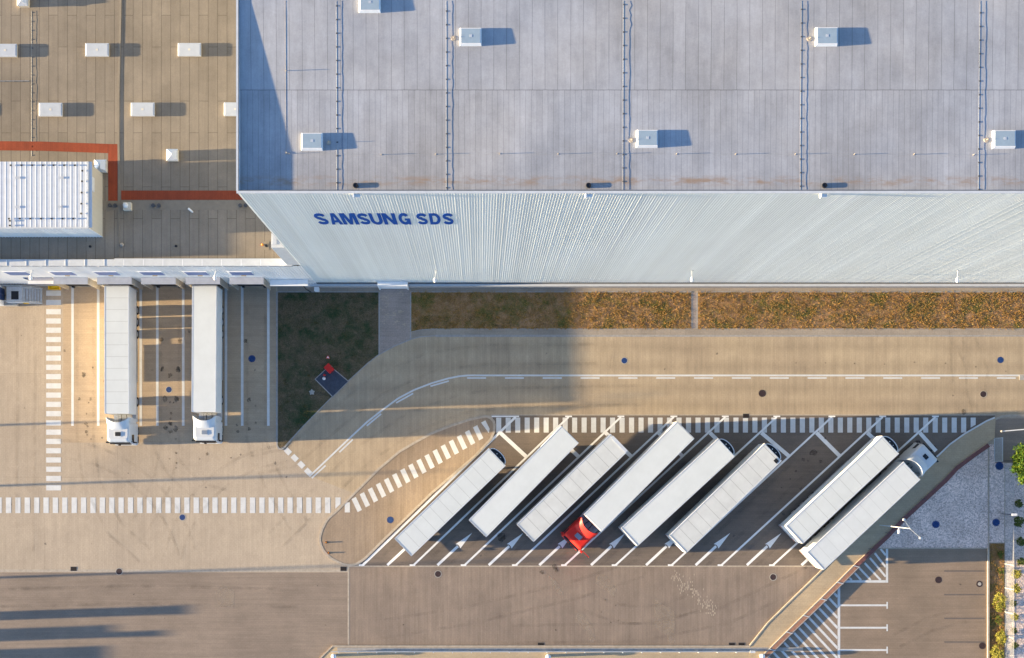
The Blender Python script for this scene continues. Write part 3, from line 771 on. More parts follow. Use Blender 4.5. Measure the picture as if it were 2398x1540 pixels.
manhole((2191.5,1227.5), 8.5, M['blue_cover'], M['blue_cover'], 'blue manhole cover in the triangle of gravel beside the lamp post', GB, z=0.006)
manhole((2332.7,1223), 8.5, M['blue_cover'], M['blue_cover'], 'blue manhole cover in the narrow gravel strip, lower of two', GB, z=0.006)
manhole((2340.5,1090.5), 9.2, M['blue_cover'], M['blue_cover'], 'blue manhole cover in the narrow gravel strip just below the gate', GB, z=0.006)
manhole((1785,920.7), 8, M['iron_cover'], M['iron_cover'], 'brown manhole cover on the road below the dashed line, mid road', GI)
manhole((2302.7,922.5), 8, M['iron_cover'], M['kerb'], 'brown manhole cover on the road above the right end of the parking border', GI)
manhole((1025.7,1343.7), 8, M['iron_cover'], M['concrete'], 'brown manhole cover with pale ring below the left parking bays', GI)
manhole((279,1338), 8, M['iron_cover'], M['concrete'], 'brown manhole cover on the paving seam at lower left of the yard', GI)
manhole((1810.5,1351), 8, M['iron_cover'], M['concrete'], 'brown manhole cover below the right end of the parking bays', GI)
manhole((2197.7,1357.5), 7.5, M['iron_cover'], M['iron_cover'], 'plain brown manhole cover in the middle of the car park', GI)
manhole((2293.5,1367), 7, M['iron_cover'], M['iron_cover'], 'manhole with pale concrete centre at the right side of the car park', GI, hole=M['concrete'])
manhole((2300.5,1511.8), 7.5, M['iron_cover'], M['iron_cover'], 'reddish brown manhole cover in the bottom corner of the car park', GI)
def drain(p, label, w=14, h=9.5):
    x, y_ = W(*p)
    t = thing('drain_grate', label, 'drain grate', (x, y_, 0.004), 0, 'rectangular drain grates')
    a, b_ = w/43, h/43
    mk('frame', MB().strip([(-a,-b_),(a,-b_),(a,b_),(-a,b_)], 0.04, 0.0, 0.008, closed=True), M['darkgrey'], t)
    m = MB().box(-a, a, -b_, b_, 0.0, 0.003)
    k = -a+0.04
    while k < a: m.box(k, k+0.03, -b_+.02, b_-.02, 0.003, 0.006); k += 0.07
    mk('grate', m, M['grate'], t)
drain((172.5,1331.7), 'rusty drain grate on the seam at the lower left of the yard')
drain((804.5,1331.7), 'drain grate at the lower tip of the traffic island')
drain((1747,973.5), 'drain grate above the crossing stripes of the truck parking')
drain((1266.7,1509.5), 'drain grate on the bottom kerb, left one standing alone')
drain((1714,1509.5), 'drain grate on the bottom kerb, left one of the pair by the sloping walkway')
drain((1736.7,1509.5), 'drain grate on the bottom kerb, right one of the pair by the sloping walkway')

# ------------------------------------------------------------------ grass
def inside(p, poly):
    c = False; n = len(poly); j = n-1
    for i in range(n):
        xi, yi = poly[i]; xj, yj = poly[j]
        if (yi > p[1]) != (yj > p[1]) and p[0] < (xj-xi)*(p[1]-yi)/(yj-yi)+xi: c = not c
        j = i
    return c
def grass(poly, per, hmin, hmax, x1=None):
    Q = P(poly); xs = [a[0] for a in Q]; ys = [a[1] for a in Q]
    xa, xb = min(xs)+.06, (min(max(xs), x1 or 1e9))-.06; ya, yb = min(ys)+.06, max(ys)-.06
    mb = MB(); n = int((xb-xa)*(yb-ya)*per)
    cl = [(random.uniform(xa, xb), random.uniform(ya, yb), random.uniform(0.15, 0.9)) for _ in range(n//40+1)]
    for _ in range(n):
        if random.random() < 0.55:
            c = random.choice(cl); x = random.gauss(c[0], c[2]*.6); y_ = random.gauss(c[1], c[2]*.4)
        else: x, y_ = random.uniform(xa, xb), random.uniform(ya, yb)
        if not (xa < x < xb and ya < y_ < yb and inside((x, y_), Q)): continue
        hh = random.uniform(hmin, hmax) * (1.6 if random.random() < .08 else 1)
        for k in range(4):
            a = random.uniform(0, 6.28); w = random.uniform(.010, .024); lean = random.uniform(.3, 1.3)*hh
            bx, by = x+random.uniform(-.05,.05), y_+random.uniform(-.05,.05)
            tx, ty = bx+math.cos(a)*lean, by+math.sin(a)*lean
            px, py = -math.sin(a)*w, math.cos(a)*w
            mb.tri((bx-px, by-py, .025), (bx+px, by+py, .025), (tx, ty, .03+hh*random.uniform(.5, 1)))
    return mb
def stuff(name, mb, mat):
    o = mk(name, mb, mat); o["kind"] = "stuff"; return o
stuff('dry_grass', grass(bedB, 75, .03, .12), M['blades_dry'])
stuff('dry_grass_east', grass(bedC, 75, .03, .12, 64), M['blades_dry'])
ed = MB()
for (xa, xb, yy) in ((963, 1618, 684.2), (1635, 2420, 684.2), (963, 1618, 768.5), (1635, 2420, 768.5)):
    for _ in range(int((xb-xa)/2.2)):
        if random.random() < .55: continue
        X, Y = W(random.uniform(xa, xb), yy+random.gauss(0, 1.1))
        for k in range(5):
            a = random.uniform(0, 6.28); l_ = random.uniform(.08, .28); w = .016
            ed.tri((X-math.sin(a)*w, Y+math.cos(a)*w, .03), (X+math.sin(a)*w, Y-math.cos(a)*w, .03), (X+math.cos(a)*l_, Y+math.sin(a)*l_, .06+random.uniform(0, .06)))
stuff('kerb_weeds', ed, M['blades_dry'])
stuff('dark_grass', grass(bedA, 26, .03, .09), M['blades_green'])  # blades greener, and darker to carry the shade over the bed
stuff('verge_grass', grass(bedD, 60, .04, .14), M['blades_dry'])
gmid = [(963,735),(1200,745),(1200,769),(1010,769),(985,771),(963,776)]
stuff('green_grass', grass(gmid, 40, .03, .08), M['blades_green'])

# ------------------------------------------------------------------ buildings
def ribs(x0, x1, yw, z0, z1, period, depth, mb=None, face=-1, joint=5, zf=None):
    """trapezoid steel cladding along x, facing -y"""
    mb = mb or MB(); x = x0; i = 0; rr = random.Random(3); nxt = 0
    while x < x1:
        d = depth
        if i == nxt: d = depth*rr.uniform(1.10, 1.26); nxt += rr.choice((2, 3, 5, 5, 5, 7))
        p = period
        prof = [(x, 0), (x+p*.50, 0), (x+p*.60, d), (x+p*.90, d), (x+p, 0)]
        for a, b_ in zip(prof[:-1], prof[1:]):
            mb.quad((a[0], yw+face*a[1], z0), (b_[0], yw+face*b_[1], z0), (b_[0], yw+face*b_[1], z1), (a[0], yw+face*a[1], z1))
        x += p; i += 1
    return mb

HB = 42.8
YS = 20.84
XW = W(555, 449, HB)[0]        # west edge of the high block
XE = 95.0; YN = 110.0
YR0, YR1 = W(0, 355, HB)[1], W(0, 5, HB)[1]
hb = thing('high_warehouse', 'tall warehouse with pale corrugated wall and large grey flat roof', 'warehouse', (XW, YS, 0))
Wd = dict(world=True)
mk('wall', ribs(XW, XE, YS-.02, 2.0, HB-.02, 0.2105, 0.0125), M['clad'], hb, world=True)
core = MB()
core.quad((XW, YN, 0), (XW, YS, 0), (XW, YS, HB), (XW, YN, HB))
core.quad((XE, YS, 0), (XE, YN, 0), (XE, YN, HB), (XE, YS, HB))
core.quad((XE, YN, 0), (XW, YN, 0), (XW, YN, HB), (XE, YN, HB))
core.quad((XW, YS, 0), (XE, YS, 0), (XE, YS, 2.2), (XW, YS, 2.2))
mk('side_walls', core, M['clad_west'], hb, world=True)
ZR = HB - 0.38
rf = MB(); n0 = 0.15
ys_ = [(YS+n0, ZR), (YR0, ZR), (YR1, HB-0.07), (YR1+20, HB-0.055), (YN-n0, HB-0.05)]
for (ya, za), (yb, zb) in zip(ys_[:-1], ys_[1:]):
    rf.quad((XW+n0, ya, za), (XE-n0, ya, za), (XE-n0, yb, zb), (XW+n0, yb, zb))
roof_o = mk('roof', rf, M['high_roof'])       # built in world space so the felt strips line up with it
roof_o.parent = hb; roof_o.matrix_parent_inverse.identity()
roof_o.location = (-XW, -YS, 0); ORG[roof_o.name] = Vector((0, 0, 0))
cpg = MB().box(XW-.03, XE, YS-.09, YS+.10, HB-.02, HB+.03).box(XW-.06, XW+.10, YS+.10, YN, HB-.02, HB+.03)
mk('parapet_coping', cpg, M['coping'], hb, world=True)
pin = MB().quad((XE, YS+.145, ZR-.2), (XW+.145, YS+.145, ZR-.2), (XW+.145, YS+.145, HB), (XE, YS+.145, HB))
pin.quad((XW+.145, YS+.145, ZR-.2), (XW+.145, YN, ZR-.2), (XW+.145, YN, HB), (XW+.145, YS+.145, HB))
mk('parapet_lining', pin, M['parapet_in'], hb, world=True)
# plinth with a bright sill all along the foot of the wall
def plinth(xa, xb):
    return MB().box(xa, xb, YS-.30, YS-.02, 0, 1.15)
xp0 = W(716, 668, .5)[0]; xd0, xd1 = W(888, 668, .5)[0], W(957, 668, .5)[0]
pm = plinth(xp0, xd0-.05); pm.box(xd1+.05, XE, YS-.30, YS-.02, 0, 1.15)
mk('plinth', pm, M['kerb_grey'], hb, world=True)
mk('plinth_sill', MB().box(xp0-.02, xd0-.06, YS-.33, YS-.07, 1.15, 1.19).box(xd1+.06, XE, YS-.33, YS-.07, 1.15, 1.19), M['coping'], hb, world=True)
pt = MB().box(xd0, xd1, YS-.55, YS-.05, 2.62, 2.8).box(xd0, xd0+.12, YS-.55, YS-.05, 0, 2.62).box(xd1-.12, xd1, YS-.55, YS-.05, 0, 2.62)
po = mk('door_canopy', pt, M['white'], hb, world=True)
mk('door', MB().box(xd0+.13, xd1-.13, YS-.40, YS-.34, 0, 2.6), M['white'], hb, world=True)
for p in (t for t in ((833,0),(1378,0),(1930,0))):
    xq = W(p[0], 455, HB)[0]
    o = mk('overflow_spout', MB().box(xq-.22, xq-.14, YS-.35, YS-.06, HB-.5, HB-.05).box(xq-.14, xq+.3, YS-.28, YS-.06, HB-.55, HB-.25), M['white'], hb, world=True)
    xo, yo = W(p[0], 434.5, ZR)
    mk('roof_outlet', MB().cyl(xo, yo, ZR, ZR+.14, .15, 16).ring(xo, yo, ZR, ZR+.16, .15, .19), M['black'], hb, world=True)

def roofz(y_):
    if y_ < YR0: return ZR
    if y_ < YR1: return ZR + (HB-.07-ZR)*(y_-YR0)/(YR1-YR0)
    return HB-.07
def high_skylight(p0, p1, tag_pt=None, first=[True]):
    x0, ya = W(p0[0], p1[1], HB); x1, yb = W(p1[0], p0[1], HB)
    zz = roofz((ya+yb)/2)
    t = 0.10; h1 = .25
    b0 = [(x0, ya, zz-.02), (x1, ya, zz-.02), (x1, yb, zz-.02), (x0, yb, zz-.02)]
    i = .09
    b1 = [(x0+i, ya+i, zz+h1), (x1-i*.4, ya+i, zz+h1), (x1-i*.4, yb-i*.4, zz+h1), (x0+i, yb-i*.4, zz+h1)]
    m = MB().loft([b0, b1])
    s = mk('skylight', m, M['skyframe'], hb, world=True)
    mk('pane', MB().box(x0+i+.05, x1-i*.4-.05, ya+i+.05, yb-i*.4-.05, zz+h1, zz+h1+.012), M['skypoly'], s, world=True)
    cx, cy = (x0+x1)/2+.03, (ya+yb)/2+.03
    mk('vent_motor', MB().box(cx-.10, cx+.10, cy-.09, cy+.09, zz+h1+.014, zz+h1+.022), M['skypoly_low'], s, world=True)
for a, b_ in (((840.5,-14),(891,29)), ((1075.7,65),(1127.5,106)), ((703.7,308.7),(754.5,349.5)), ((1491,301.7),(1541.5,343)), ((1909.5,63.7),(1961.5,106.7)), ((2327.5,302.5),(2381,345))):
    high_skylight(a, b_)
for p in ((1061.5,87.5),(1479,325),(1896,89),(2314,324.5),(768.5,330.5)):
    xo, yo = W(*p, HB); zz = roofz(yo)
    mk('anchor_weight', MB().cyl(xo, yo, zz, zz+.06, .17, 14).tube((xo, yo, zz+.06), (xo+.03, yo, zz+.35), .02, .015, 6), M['kerb'], hb, world=True)

def conductor(xP, y0P, y1P, stepP, parent, zfun, hgt, cable_dx=14, offs=0, seed=1):
    """rod on small blocks with a loose cable beside it"""
    rnd = random.Random(seed)
    def pt(x, y_, dz): 
        X, Y = W(x, y_, hgt); return (X, Y, zfun(Y)+dz)
    rod = MB()
    ys2 = [y0P + (y1P-y0P)*i/40 for i in range(41)]
    rod.path([pt(xP, q, .009) for q in ys2], .006, 5)
    o = mk('lightning_conductor', rod, M['galv'], parent, world=True)
    q = y0P + offs
    while q < y1P:
        X, Y, Zz = pt(xP+2, q, 0)
        mk('support', MB().box(X-.07, X+.055, Y-.05, Y+.05, Zz, Zz+.022), M['darkgrey'], o, world=True)
        q += stepP
    cb = MB(); pts = []; q = y0P; k = 0
    while q < y1P:
        pts.append(pt(xP + cable_dx + rnd.uniform(-1.2, 1.2) + (3.5 if (xP == 1460 and q < 70 and k % 2) else 0), q, .005)); q += 11; k += 1
    cb.path(pts, .006, 5)
    mk('roof_cable', cb, M['blue_cover'] if hgt > 30 else M['darkgrey'], parent, world=True)
for i, (x, off) in enumerate(((787,12),(1044.5,24),(1460,9),(1877,20),(2296,28))):
    conductor(x, 0.5, 443, 31.7, hb, roofz, HB, 14.5 if x != 787 else 13, off, i)
# guard line of low posts
gl = MB(); 
pts = [(668,356),(892,358.5),(1020,357.5),(1170.5,356.5),(1307.5,357),(1446,356.5),(1586,357),(1725,357.5),(1865,357.5),(2004,358),(2144,358),(2284,359)]
gl.path([(*W(*p, HB), ZR+.02) for p in pts], .006, 5)
gl_o = mk('guard_line', gl, M['galv'], hb, world=True)
for p in pts:
    xo, yo = W(*p, HB)
    mk('post', MB().cyl(xo, yo, ZR, ZR+.26, .018, 8).cyl(xo, yo, ZR, ZR+.015, .05, 8), M['kerb'], gl_o, world=True)
el = MB().path([(*W(668, q, HB), roofz(W(668, q, HB)[1])+.006) for q in (0, 30, 60, 90, 120, 150, 180, 207, 240, 270, 300, 330, 352)], .007, 6)
el.path([(*W(668, 352, HB), ZR+.04), (*W(670, 355, HB), ZR+.04), (*W(677, 356, HB), ZR+.04)], .03, 6)
elo = mk('edge_conduit', el, M['kerb'], hb, world=True)
xo, yo = W(669, 163, HB); mk('mast', MB().tube((xo, yo, roofz(yo)), (xo, yo, roofz(yo)+.33), .025, .02, 6), M['kerb'], elo, world=True)

# --- sign letters
def arc(cx, cy, rx, ry, a0, a1, n=14):
    return [(cx+rx*math.cos(R(a0+(a1-a0)*i/n)), cy+ry*math.sin(R(a0+(a1-a0)*i/n))) for i in range(n+1)]
def stroke(pts, wx, wy):
    """outline of a thick stroke; wx / wy are the half widths across x and y"""
    Lf, Rt = [], []
    for i in range(len(pts)):
        a = pts[max(0, i-1)]; b_ = pts[min(len(pts)-1, i+1)]
        dx, dy = b_[0]-a[0], b_[1]-a[1]; d = math.hypot(dx, dy) or 1
        nx, ny = -dy/d, dx/d
        Lf.append((pts[i][0]+nx*wx, pts[i][1]+ny*wy)); Rt.append((pts[i][0]-nx*wx, pts[i][1]-ny*wy))
    return Lf + Rt[::-1]
S_c = arc(.5, .715, .36, .175, 12, 262, 18) + arc(.5, .285, .36, .175, 82, -168, 18)
GLY = {
 'S': [stroke(S_c, .138, .108)],
 'A': [[(0,0),(.34,1),(.68,1),(1,0),(.71,0),(.655,.19),(.335,.19),(.28,0)], [(.40,.38),(.60,.38),(.50,.74)]],
 'M': [[(0,0),(0,1),(.34,1),(.5,.42),(.66,1),(1,1),(1,0),(.77,0),(.77,.68),(.60,0),(.40,0),(.23,.68),(.23,0)]],
 'U': [[(0,1),(.29,1)] + arc(.5,.42,.21,.22,180,360,12) + [(.71,1),(1,1)] + arc(.5,.40,.5,.42,0,-180,18)],
 'N': [[(0,0),(0,1),(.31,1),(.72,.38),(.72,1),(1,1),(1,0),(.69,0),(.28,.62),(.28,0)]],
 'G': [arc(.5,.5,.5,.52,38,180,12) + arc(.5,.5,.5,.52,180,300,10)[1:] + [(.78,.10),(.80,0),(1,0),(1,.54),(.52,.54),(.52,.36),(.74,.36)] + arc(.5,.5,.22,.29,320,180,10) + arc(.5,.5,.22,.29,180,45,10)[1:]],
 'D': [[(0,0),(0,1),(.45,1)] + arc(.45,.5,.55,.5,90,-90,18)[1:-1] + [(.45,0)], [(.28,.21),(.45,.21)] + arc(.45,.5,.27,.29,-90,90,14)[1:-1] + [(.45,.79),(.28,.79)]],
}
def glyph_mesh(ch, w, h, depth):
    cu = bpy.data.curves.new('letter', 'CURVE'); cu.dimensions = '2D'; cu.fill_mode = 'BOTH'; cu.extrude = depth/2
    for loop in GLY[ch]:
        sp = cu.splines.new('POLY'); sp.points.add(len(loop)-1)
        for i, p in enumerate(loop): sp.points[i].co = (p[0]*w, p[1]*h, 0, 1)
        sp.use_cyclic_u = True
    o = bpy.data.objects.new('tmp', cu); col.objects.link(o)
    dg = bpy.context.evaluated_depsgraph_get()
    me = bpy.data.meshes.new_from_object(o.evaluated_get(dg))
    bpy.data.objects.remove(o)
    return me
zb_, zt_ = 31.7, 35.9; zc = (zb_+zt_)/2; kx = (H-zc)/S
sign = thing('wall_sign', 'blue raised capital letters mounted high on the pale corrugated wall', 'sign', (W(900,516,zc)[0], YS-.040, zb_))
for ch, cx, wd in zip('SAMSUNGSDS', (612,739,873,1010,1126,1251,1390,1556,1677,1800), (113,114,156,106,118,130,112,104,108,104)):
    me = glyph_mesh(ch, wd/4*kx*.95, zt_-zb_, 0.02)
    me.materials.clear(); me.materials.append(M['sign_blue'])
    o = bpy.data.objects.new('letter', me); col.objects.link(o); o.parent = sign
    Xc = (599.5+cx/4-CX)*kx
    o.rotation_euler = (math.pi/2, 0, 0)
    o.location = (Xc - wd/8*kx*.95 - sign.location[0], 0, 0)

# --- low warehouse
HL = 12.3; ZL = 11.9
XLW = -165.0
XLE = XW
lb = thing('low_warehouse', 'low warehouse with tan felt roof, red roof walkways and a row of loading docks', 'warehouse', (-60, YS, 0))
xstep = W(268, 606, HL)[0]
lf = MB().quad((XLW, YS+.6, ZL), (XLE+.1, YS+.6, ZL), (XLE+.1, YN, ZL), (XLW, YN, ZL))
lr = mk('roof', lf, M['low_roof'], lb); lr.location = (60, -YS, 0); ORG[lr.name] = Vector((0, 0, 0))
mk('wall', ribs(XLW, W(700, 640, 6)[0]+1.0, YS-.03, 1.1, HL-.05, 0.30, 0.03), M['clad_low'], lb, world=True)
lw = MB().quad((XLW, YN, 0), (XLW, YS, 0), (XLW, YS, HL), (XLW, YN, HL)).quad((XLW, YS, 0), (xp0, YS, 0), (xp0, YS, 1.3), (XLW, YS, 1.3))
lw.quad((XLE, YN, 0), (XLW, YN, 0), (XLW, YN, HL-.3), (XLE, YN, HL-.3))
mk('side_walls', lw, M['clad_low'], lb, world=True)
pc = MB().box(XLW, xstep, YS-.06, YS+.58, ZL-.2, HL).box(xstep, W(673,620,HL)[0]+.5, YS-.06, YS+.66, ZL-.2, HL+.02)
mk('parapet', pc, M['coping'], lb, world=True)
js = MB(); k = -70
while k < -19: js.box(k, k+.05, YS-.055, YS+.57, HL-.01, HL+.024); k += 1.93
mk('coping_joint', js, M['white'], lb, world=True)
# expansion ridge across the low roof
def LW(x, y_, h=ZL): return W(x, y_, h)
rg = MB(); px = 281.5
pts = [LW(px + dx, yy) for yy, dx in ((-300,1.5),(-10,1),(100,-1),(170,-3),(230,-4),(330,-4),(400,-3),(468,-3),(600,-4.5))]
rg.strip(pts, 0.20, ZL, ZL+.045)
mk('roof_ridge', rg, M['patch_felt'], lb, world=True)
rs = MB()
rs.strip([LW(-300,338), LW(100,342), LW(253,347.5)], 21.5/23.7, ZL+.006, ZL+.022)
rs.box(LW(253.5,0)[0], LW(275.5,0)[0], LW(0,469.5)[1], LW(0,337)[1], ZL+.004, ZL+.025)
rs.box(LW(284,0)[0], LW(600,0)[0], LW(0,467.5)[1], LW(0,446)[1], ZL+.004, ZL+.025)
mk('red_walkway', rs, M['red_strip'], lb, world=True)
pf = MB()
pf.box(LW(284,0)[0], LW(600,0)[0], LW(0,491)[1], LW(0,469)[1], ZL+.003, ZL+.012)
pf.box(LW(236,0)[0], LW(276,0)[0], LW(0,491)[1], LW(0,470.5)[1], ZL+.003, ZL+.012)
for cx, cy in ((211,576),(412,574.5),(621,575)): pf.box(LW(cx-9,0)[0], LW(cx+9,0)[0], LW(0,cy+10)[1], LW(0,cy-10)[1], ZL+.004, ZL+.02)
mk('felt_patch', pf, M['patch_felt'], lb, world=True)
def low_skylight(x0P, y0P, x1P, y1P):
    zt = ZL+.30
    x0, y1 = W(x0P, y0P, zt); x1, y0 = W(x1P, y1P, zt)
    s = mk('skylight', MB().loft([[(x0,y0,ZL),(x1,y0,ZL),(x1,y1,ZL),(x0,y1,ZL)], [(x0,y0,zt-.05),(x1,y0,zt-.05),(x1,y1,zt-.05),(x0,y1,zt-.05)]]), M['cream'], lb, world=True)
    i = .04
    mk('dome', MB().loft([[(x0-i,y0-i,zt-.05),(x1+i,y0-i,zt-.05),(x1+i,y1+i,zt-.05),(x0-i,y1+i,zt-.05)], [(x0-i,y0-i,zt-.01),(x1+i,y0-i,zt-.01),(x1+i,y1+i,zt-.01),(x0-i,y1+i,zt-.01)], [(x0+.1,y0+.1,zt+.03),(x1-.1,y0+.1,zt+.03),(x1-.1,y1-.1,zt+.03),(x0+.1,y1-.1,zt+.03)]]), M['skypoly_low'], s, world=True)
    cx, cy = (x0+x1)/2, (y0+y1)/2
    mk('vent_cap', MB().box(cx-.11, cx+.11, cy-.09, cy+.09, zt+.032, zt+.038), M['cream'], s, world=True)
for a in ((-14,103,38.5,131.5), (200.5,101.5,254,130.5), (417,101,470,130), (91.5,241,145,271), (307,240.5,361,270.5), (525,240,578,270), (-125,241,-72,271)):
    low_skylight(*a)
def vent_box(xP, yP, sP, dome=False):
    zt = ZL+.55; x, y_ = W(xP, yP, zt); s = sP/23.9/2
    v_ = mk('roof_ventilator', MB().box(x-s, x+s, y_-s, y_+s, ZL, zt), M['cream'], lb, world=True)
    if dome: mk('cowl', MB().cyl(x-.08, y_+.05, zt, zt+.18, s*.62, 16).dome(x-.08, y_+.05, zt+.18, s*.7, s*.7, .22), M['white'], v_, world=True, smooth=True)
    else:
        mk('cowl', MB().loft([[(x-s-.05,y_-s-.05,zt+.001),(x+s+.05,y_-s-.05,zt+.001),(x+s+.05,y_+s+.05,zt+.001),(x-s-.05,y_+s+.05,zt+.001)], [(x-.04,y_-.04,zt+.3),(x+.04,y_-.04,zt+.3),(x+.04,y_+.04,zt+.3),(x-.04,y_+.04,zt+.3)]]), M['galv'], v_, world=True)
        mk('cowl_flap', MB().quad((x+.06, y_-s*.6, zt+.29), (x+s*.85, y_-s*.8, zt+.11), (x+s*.85, y_+s*.8, zt+.11), (x+.06, y_+s*.6, zt+.29)), M['white'], v_, world=True)
vent_box(403.5, 362, 25); vent_box(235, 388, 27); vent_box(297, 482, 18, True); vent_box(53, 0, 24)
for xP in (258.5, 271, 360, 373.5, 563.5, 576.5):
    x, y_ = W(xP, 481.5, ZL)
    mk('vent_pipe', MB().cyl(x, y_, ZL, ZL+.22, .16, 14).cyl(x, y_, ZL+.22, ZL+.26, .19, 14), M['darkgrey'], lb, world=True)
for xP, yP in ((211.5,577), (412.7,576), (624,575.5)):
    x, y_ = W(xP, yP, ZL); mk('roof_outlet', MB().cyl(x, y_, ZL, ZL+.10, .13, 12), M['black'], lb, world=True)
x, y_ = W(286, 573, ZL); mk('round_vent', MB().cyl(x, y_, ZL, ZL+.12, .2, 14).dome(x, y_, ZL+.12, .17, .17, .14), M['kerb'], lb, world=True, smooth=True)
x, y_ = W(451, 496, ZL); mk('bent_pipe', MB().tube((x, y_, ZL), (x, y_, ZL+.4), .09, .09, 10).tube((x, y_, ZL+.4), (x-.3, y_+.25, ZL+.55), .09, .1, 10), M['white'], lb, world=True)
x, y_ = W(615, 573, ZL); mk('small_cowl', MB().cyl(x, y_, ZL, ZL+.2, .09, 10).dome(x, y_, ZL+.2, .11, .11, .08), M['orange'], lb, world=True)
conductor(74, 25, 365, 20.9, lb, lambda y_: ZL, ZL, 11, 4, 11)
hr = MB().path([(*W(-40,190,ZL), ZL+.07), (*W(68,189.5,ZL), ZL+.07)], .02, 6)
hro = mk('lightning_conductor', hr, M['galv'], lb, world=True)
for xP in (-28, -8, 13, 35, 55):
    x, y_ = W(xP, 190, ZL); mk('support', MB().box(x-.07, x+.07, y_-.05, y_+.05, ZL, ZL+.075), M['darkgrey'], hro, world=True)
# blue windows in the facade above the docks
def fz(yP): return H - YS*S/(CY-yP)
for x0P in (16, 122, 225.5, 330.5, 435, 540):
    z1, z0 = fz(634), fz(641)
    x0 = W(x0P, 0, 8.2)[0]; x1 = W(x0P+51, 0, 8.2)[0]
    w_ = mk('window', MB().box(x0-.08, x1+.08, YS-.12, YS-.04, z0-.1, z1+.1), M['white'], lb, world=True)
    mk('pane', MB().box(x0, x1, YS-.14, YS-.125, z0, z1), M['window_blue'], w_, world=True)
for x0P in (152, 254, 357, 463, 565):
    x0 = W(x0P, 0, 6.7)[0]
    mk('dock_lamp', MB().box(x0, x0+.5, YS-.14, YS-.07, 6.6, 6.7), M['brass'], lb, world=True)
# dock shelters: roof slab, two side panels, dark opening
for x0P, x1P in ((125,205), (227.5,308), (330.5,411), (434.5,515), (537,617)):
    zt = 5.4; x0 = W(x0P, 0, zt)[0]; x1 = W(x1P, 0, zt)[0]; yf = W(0, 665, zt)[1]
    d = mk('dock_shelter', MB().box(x0, x1, yf, YS-.06, zt-.12, zt), M['dock_grey'], lb, world=True)
    mk('side_panel', MB().box(x0+.02, x0+.12, yf+.04, YS-.06, 1.0, zt-.121), M['dock_tan'], d, world=True)
    mk('side_panel', MB().box(x1-.12, x1-.02, yf+.04, YS-.06, 1.0, zt-.121), M['dock_tan'], d, world=True)
    mk('curtain', MB().box(x0+.13, x1-.13, YS-.30, YS-.24, 1.0, zt-.13), M['dark'], d, world=True)
    mk('bumper', MB().box(x0+.5, x0+.75, YS-.45, YS-.20, .8, 1.3).box(x1-.75, x1-.5, YS-.45, YS-.20, .8, 1.3), M['black'], d, world=True)
mk('plinth', MB().box(XLW, xp0-.05, YS-.18, YS-.01, 0, 1.1), M['kerb_grey'], lb, world=True)
# canopy over the corner between the two blocks
xa, xb = W(632,0,4.2)[0], W(721,0,4.2)[0]
cn = mk('corner_canopy', MB().box(xa, xb, YS-.75, YS-.08, 4.05, 4.2), M['white'], lb, world=True)
mk('gutter_pipe', MB().path([(xb-.5, YS-.7, 4.0), (xb-.4, YS-.9, 3.0), (xb-.2, YS-.85, .4)], .06, 8), M['black'], cn, world=True)

# penthouse on the low roof
ZP = 16.4
xe = W(206, 0, ZP)[0]; yn = W(0, 378, ZP)[1]; ysn = W(0, 532.5, ZP)[1]
ph = thing('rooftop_penthouse', 'white box-shaped penthouse with ribbed metal roof standing on the tan roof', 'rooftop building', (xe-5, (yn+ysn)/2, ZL))
prf = MB()
x = -62.0
while x < xe-.05:
    prf.quad((x, ysn, ZP), (x+.33, ysn, ZP), (x+.33, yn, ZP), (x, yn, ZP))
    prf.quad((x+.33, ysn, ZP), (x+.36, ysn, ZP+.008), (x+.36, yn, ZP+.008), (x+.33, yn, ZP))
    prf.quad((x+.36, ysn, ZP+.008), (x+.45, ysn, ZP+.008), (x+.45, yn, ZP+.008), (x+.36, yn, ZP+.008))
    prf.quad((x+.45, ysn, ZP+.008), (x+.48, ysn, ZP), (x+.48, yn, ZP), (x+.45, yn, ZP+.008))
    x += .48
mk('roof', prf, M['pent_roof'], ph, world=True)
mk('wall', MB().box(-62, xe-.02, ysn+.01, yn-.01, ZL, ZP-.01), M['cream'], ph, world=True)
mk('cladding', ribs(-62, xe-.03, ysn, ZL, ZP, .3, .03), M['clad_low'], ph, world=True)
mk('roof_trim', MB().box(-62, xe+.06, ysn-.10, ysn+.02, ZP-.1, ZP+.07).box(xe-.04, xe+.06, ysn+.02, yn, ZP-.1, ZP+.07), M['coping'], ph, world=True)
yl0, yl1 = W(0, 445, 15.4)[1], W(0, 412, 15.4)[1]
mk('louvre', MB().box(xe-.02, xe+.05, yl0, yl1, 14.6, 15.5), M['white'], ph, world=True)
for i, (a, b_) in enumerate([(26+25*k, 387) for k in range(7)] + [(22+25*k, 512) for k in range(7)] + [(193.5,400),(192.7,424.5),(192,451),(191.3,477),(190.7,500),(24,528),(24,517)]):
    x, y_ = W(a, b_, ZP); mk('support', MB().box(x-.08, x+.08, y_-.07, y_+.07, ZP+.052, ZP+.13), M['black'], ph, world=True)
for a, b_ in ((40,416),(141.5,416),(39.5,484.5),(139.5,484)):
    x, y_ = W(a, b_, ZP); mk('roof_patch', MB().box(x-.2, x+.2, y_-.1, y_+.1, ZP+.051, ZP+.07), M['skypoly_low'], ph, world=True)

# shaft in the corner between both blocks
zt = 21.3; xs0 = W(635, 0, zt)[0]; ysh0 = W(0, 577, zt)[1]; ysh1 = W(0, 546, zt)[1]
sh = thing('corner_shaft', 'narrow white shaft rising beside the left edge of the tall warehouse wall', 'shaft', (xs0+.6, ysh0, ZL))
mk('casing', MB().box(xs0, XW-.02, YS+.02, ysh1, HL+.02, zt), M['coping'], sh, world=True)
mk('louvre', MB().box(xs0+.12, xs0+.5, YS+.3, ysh1-.2, zt, zt+.03), M['skypoly_low'], sh, world=True)

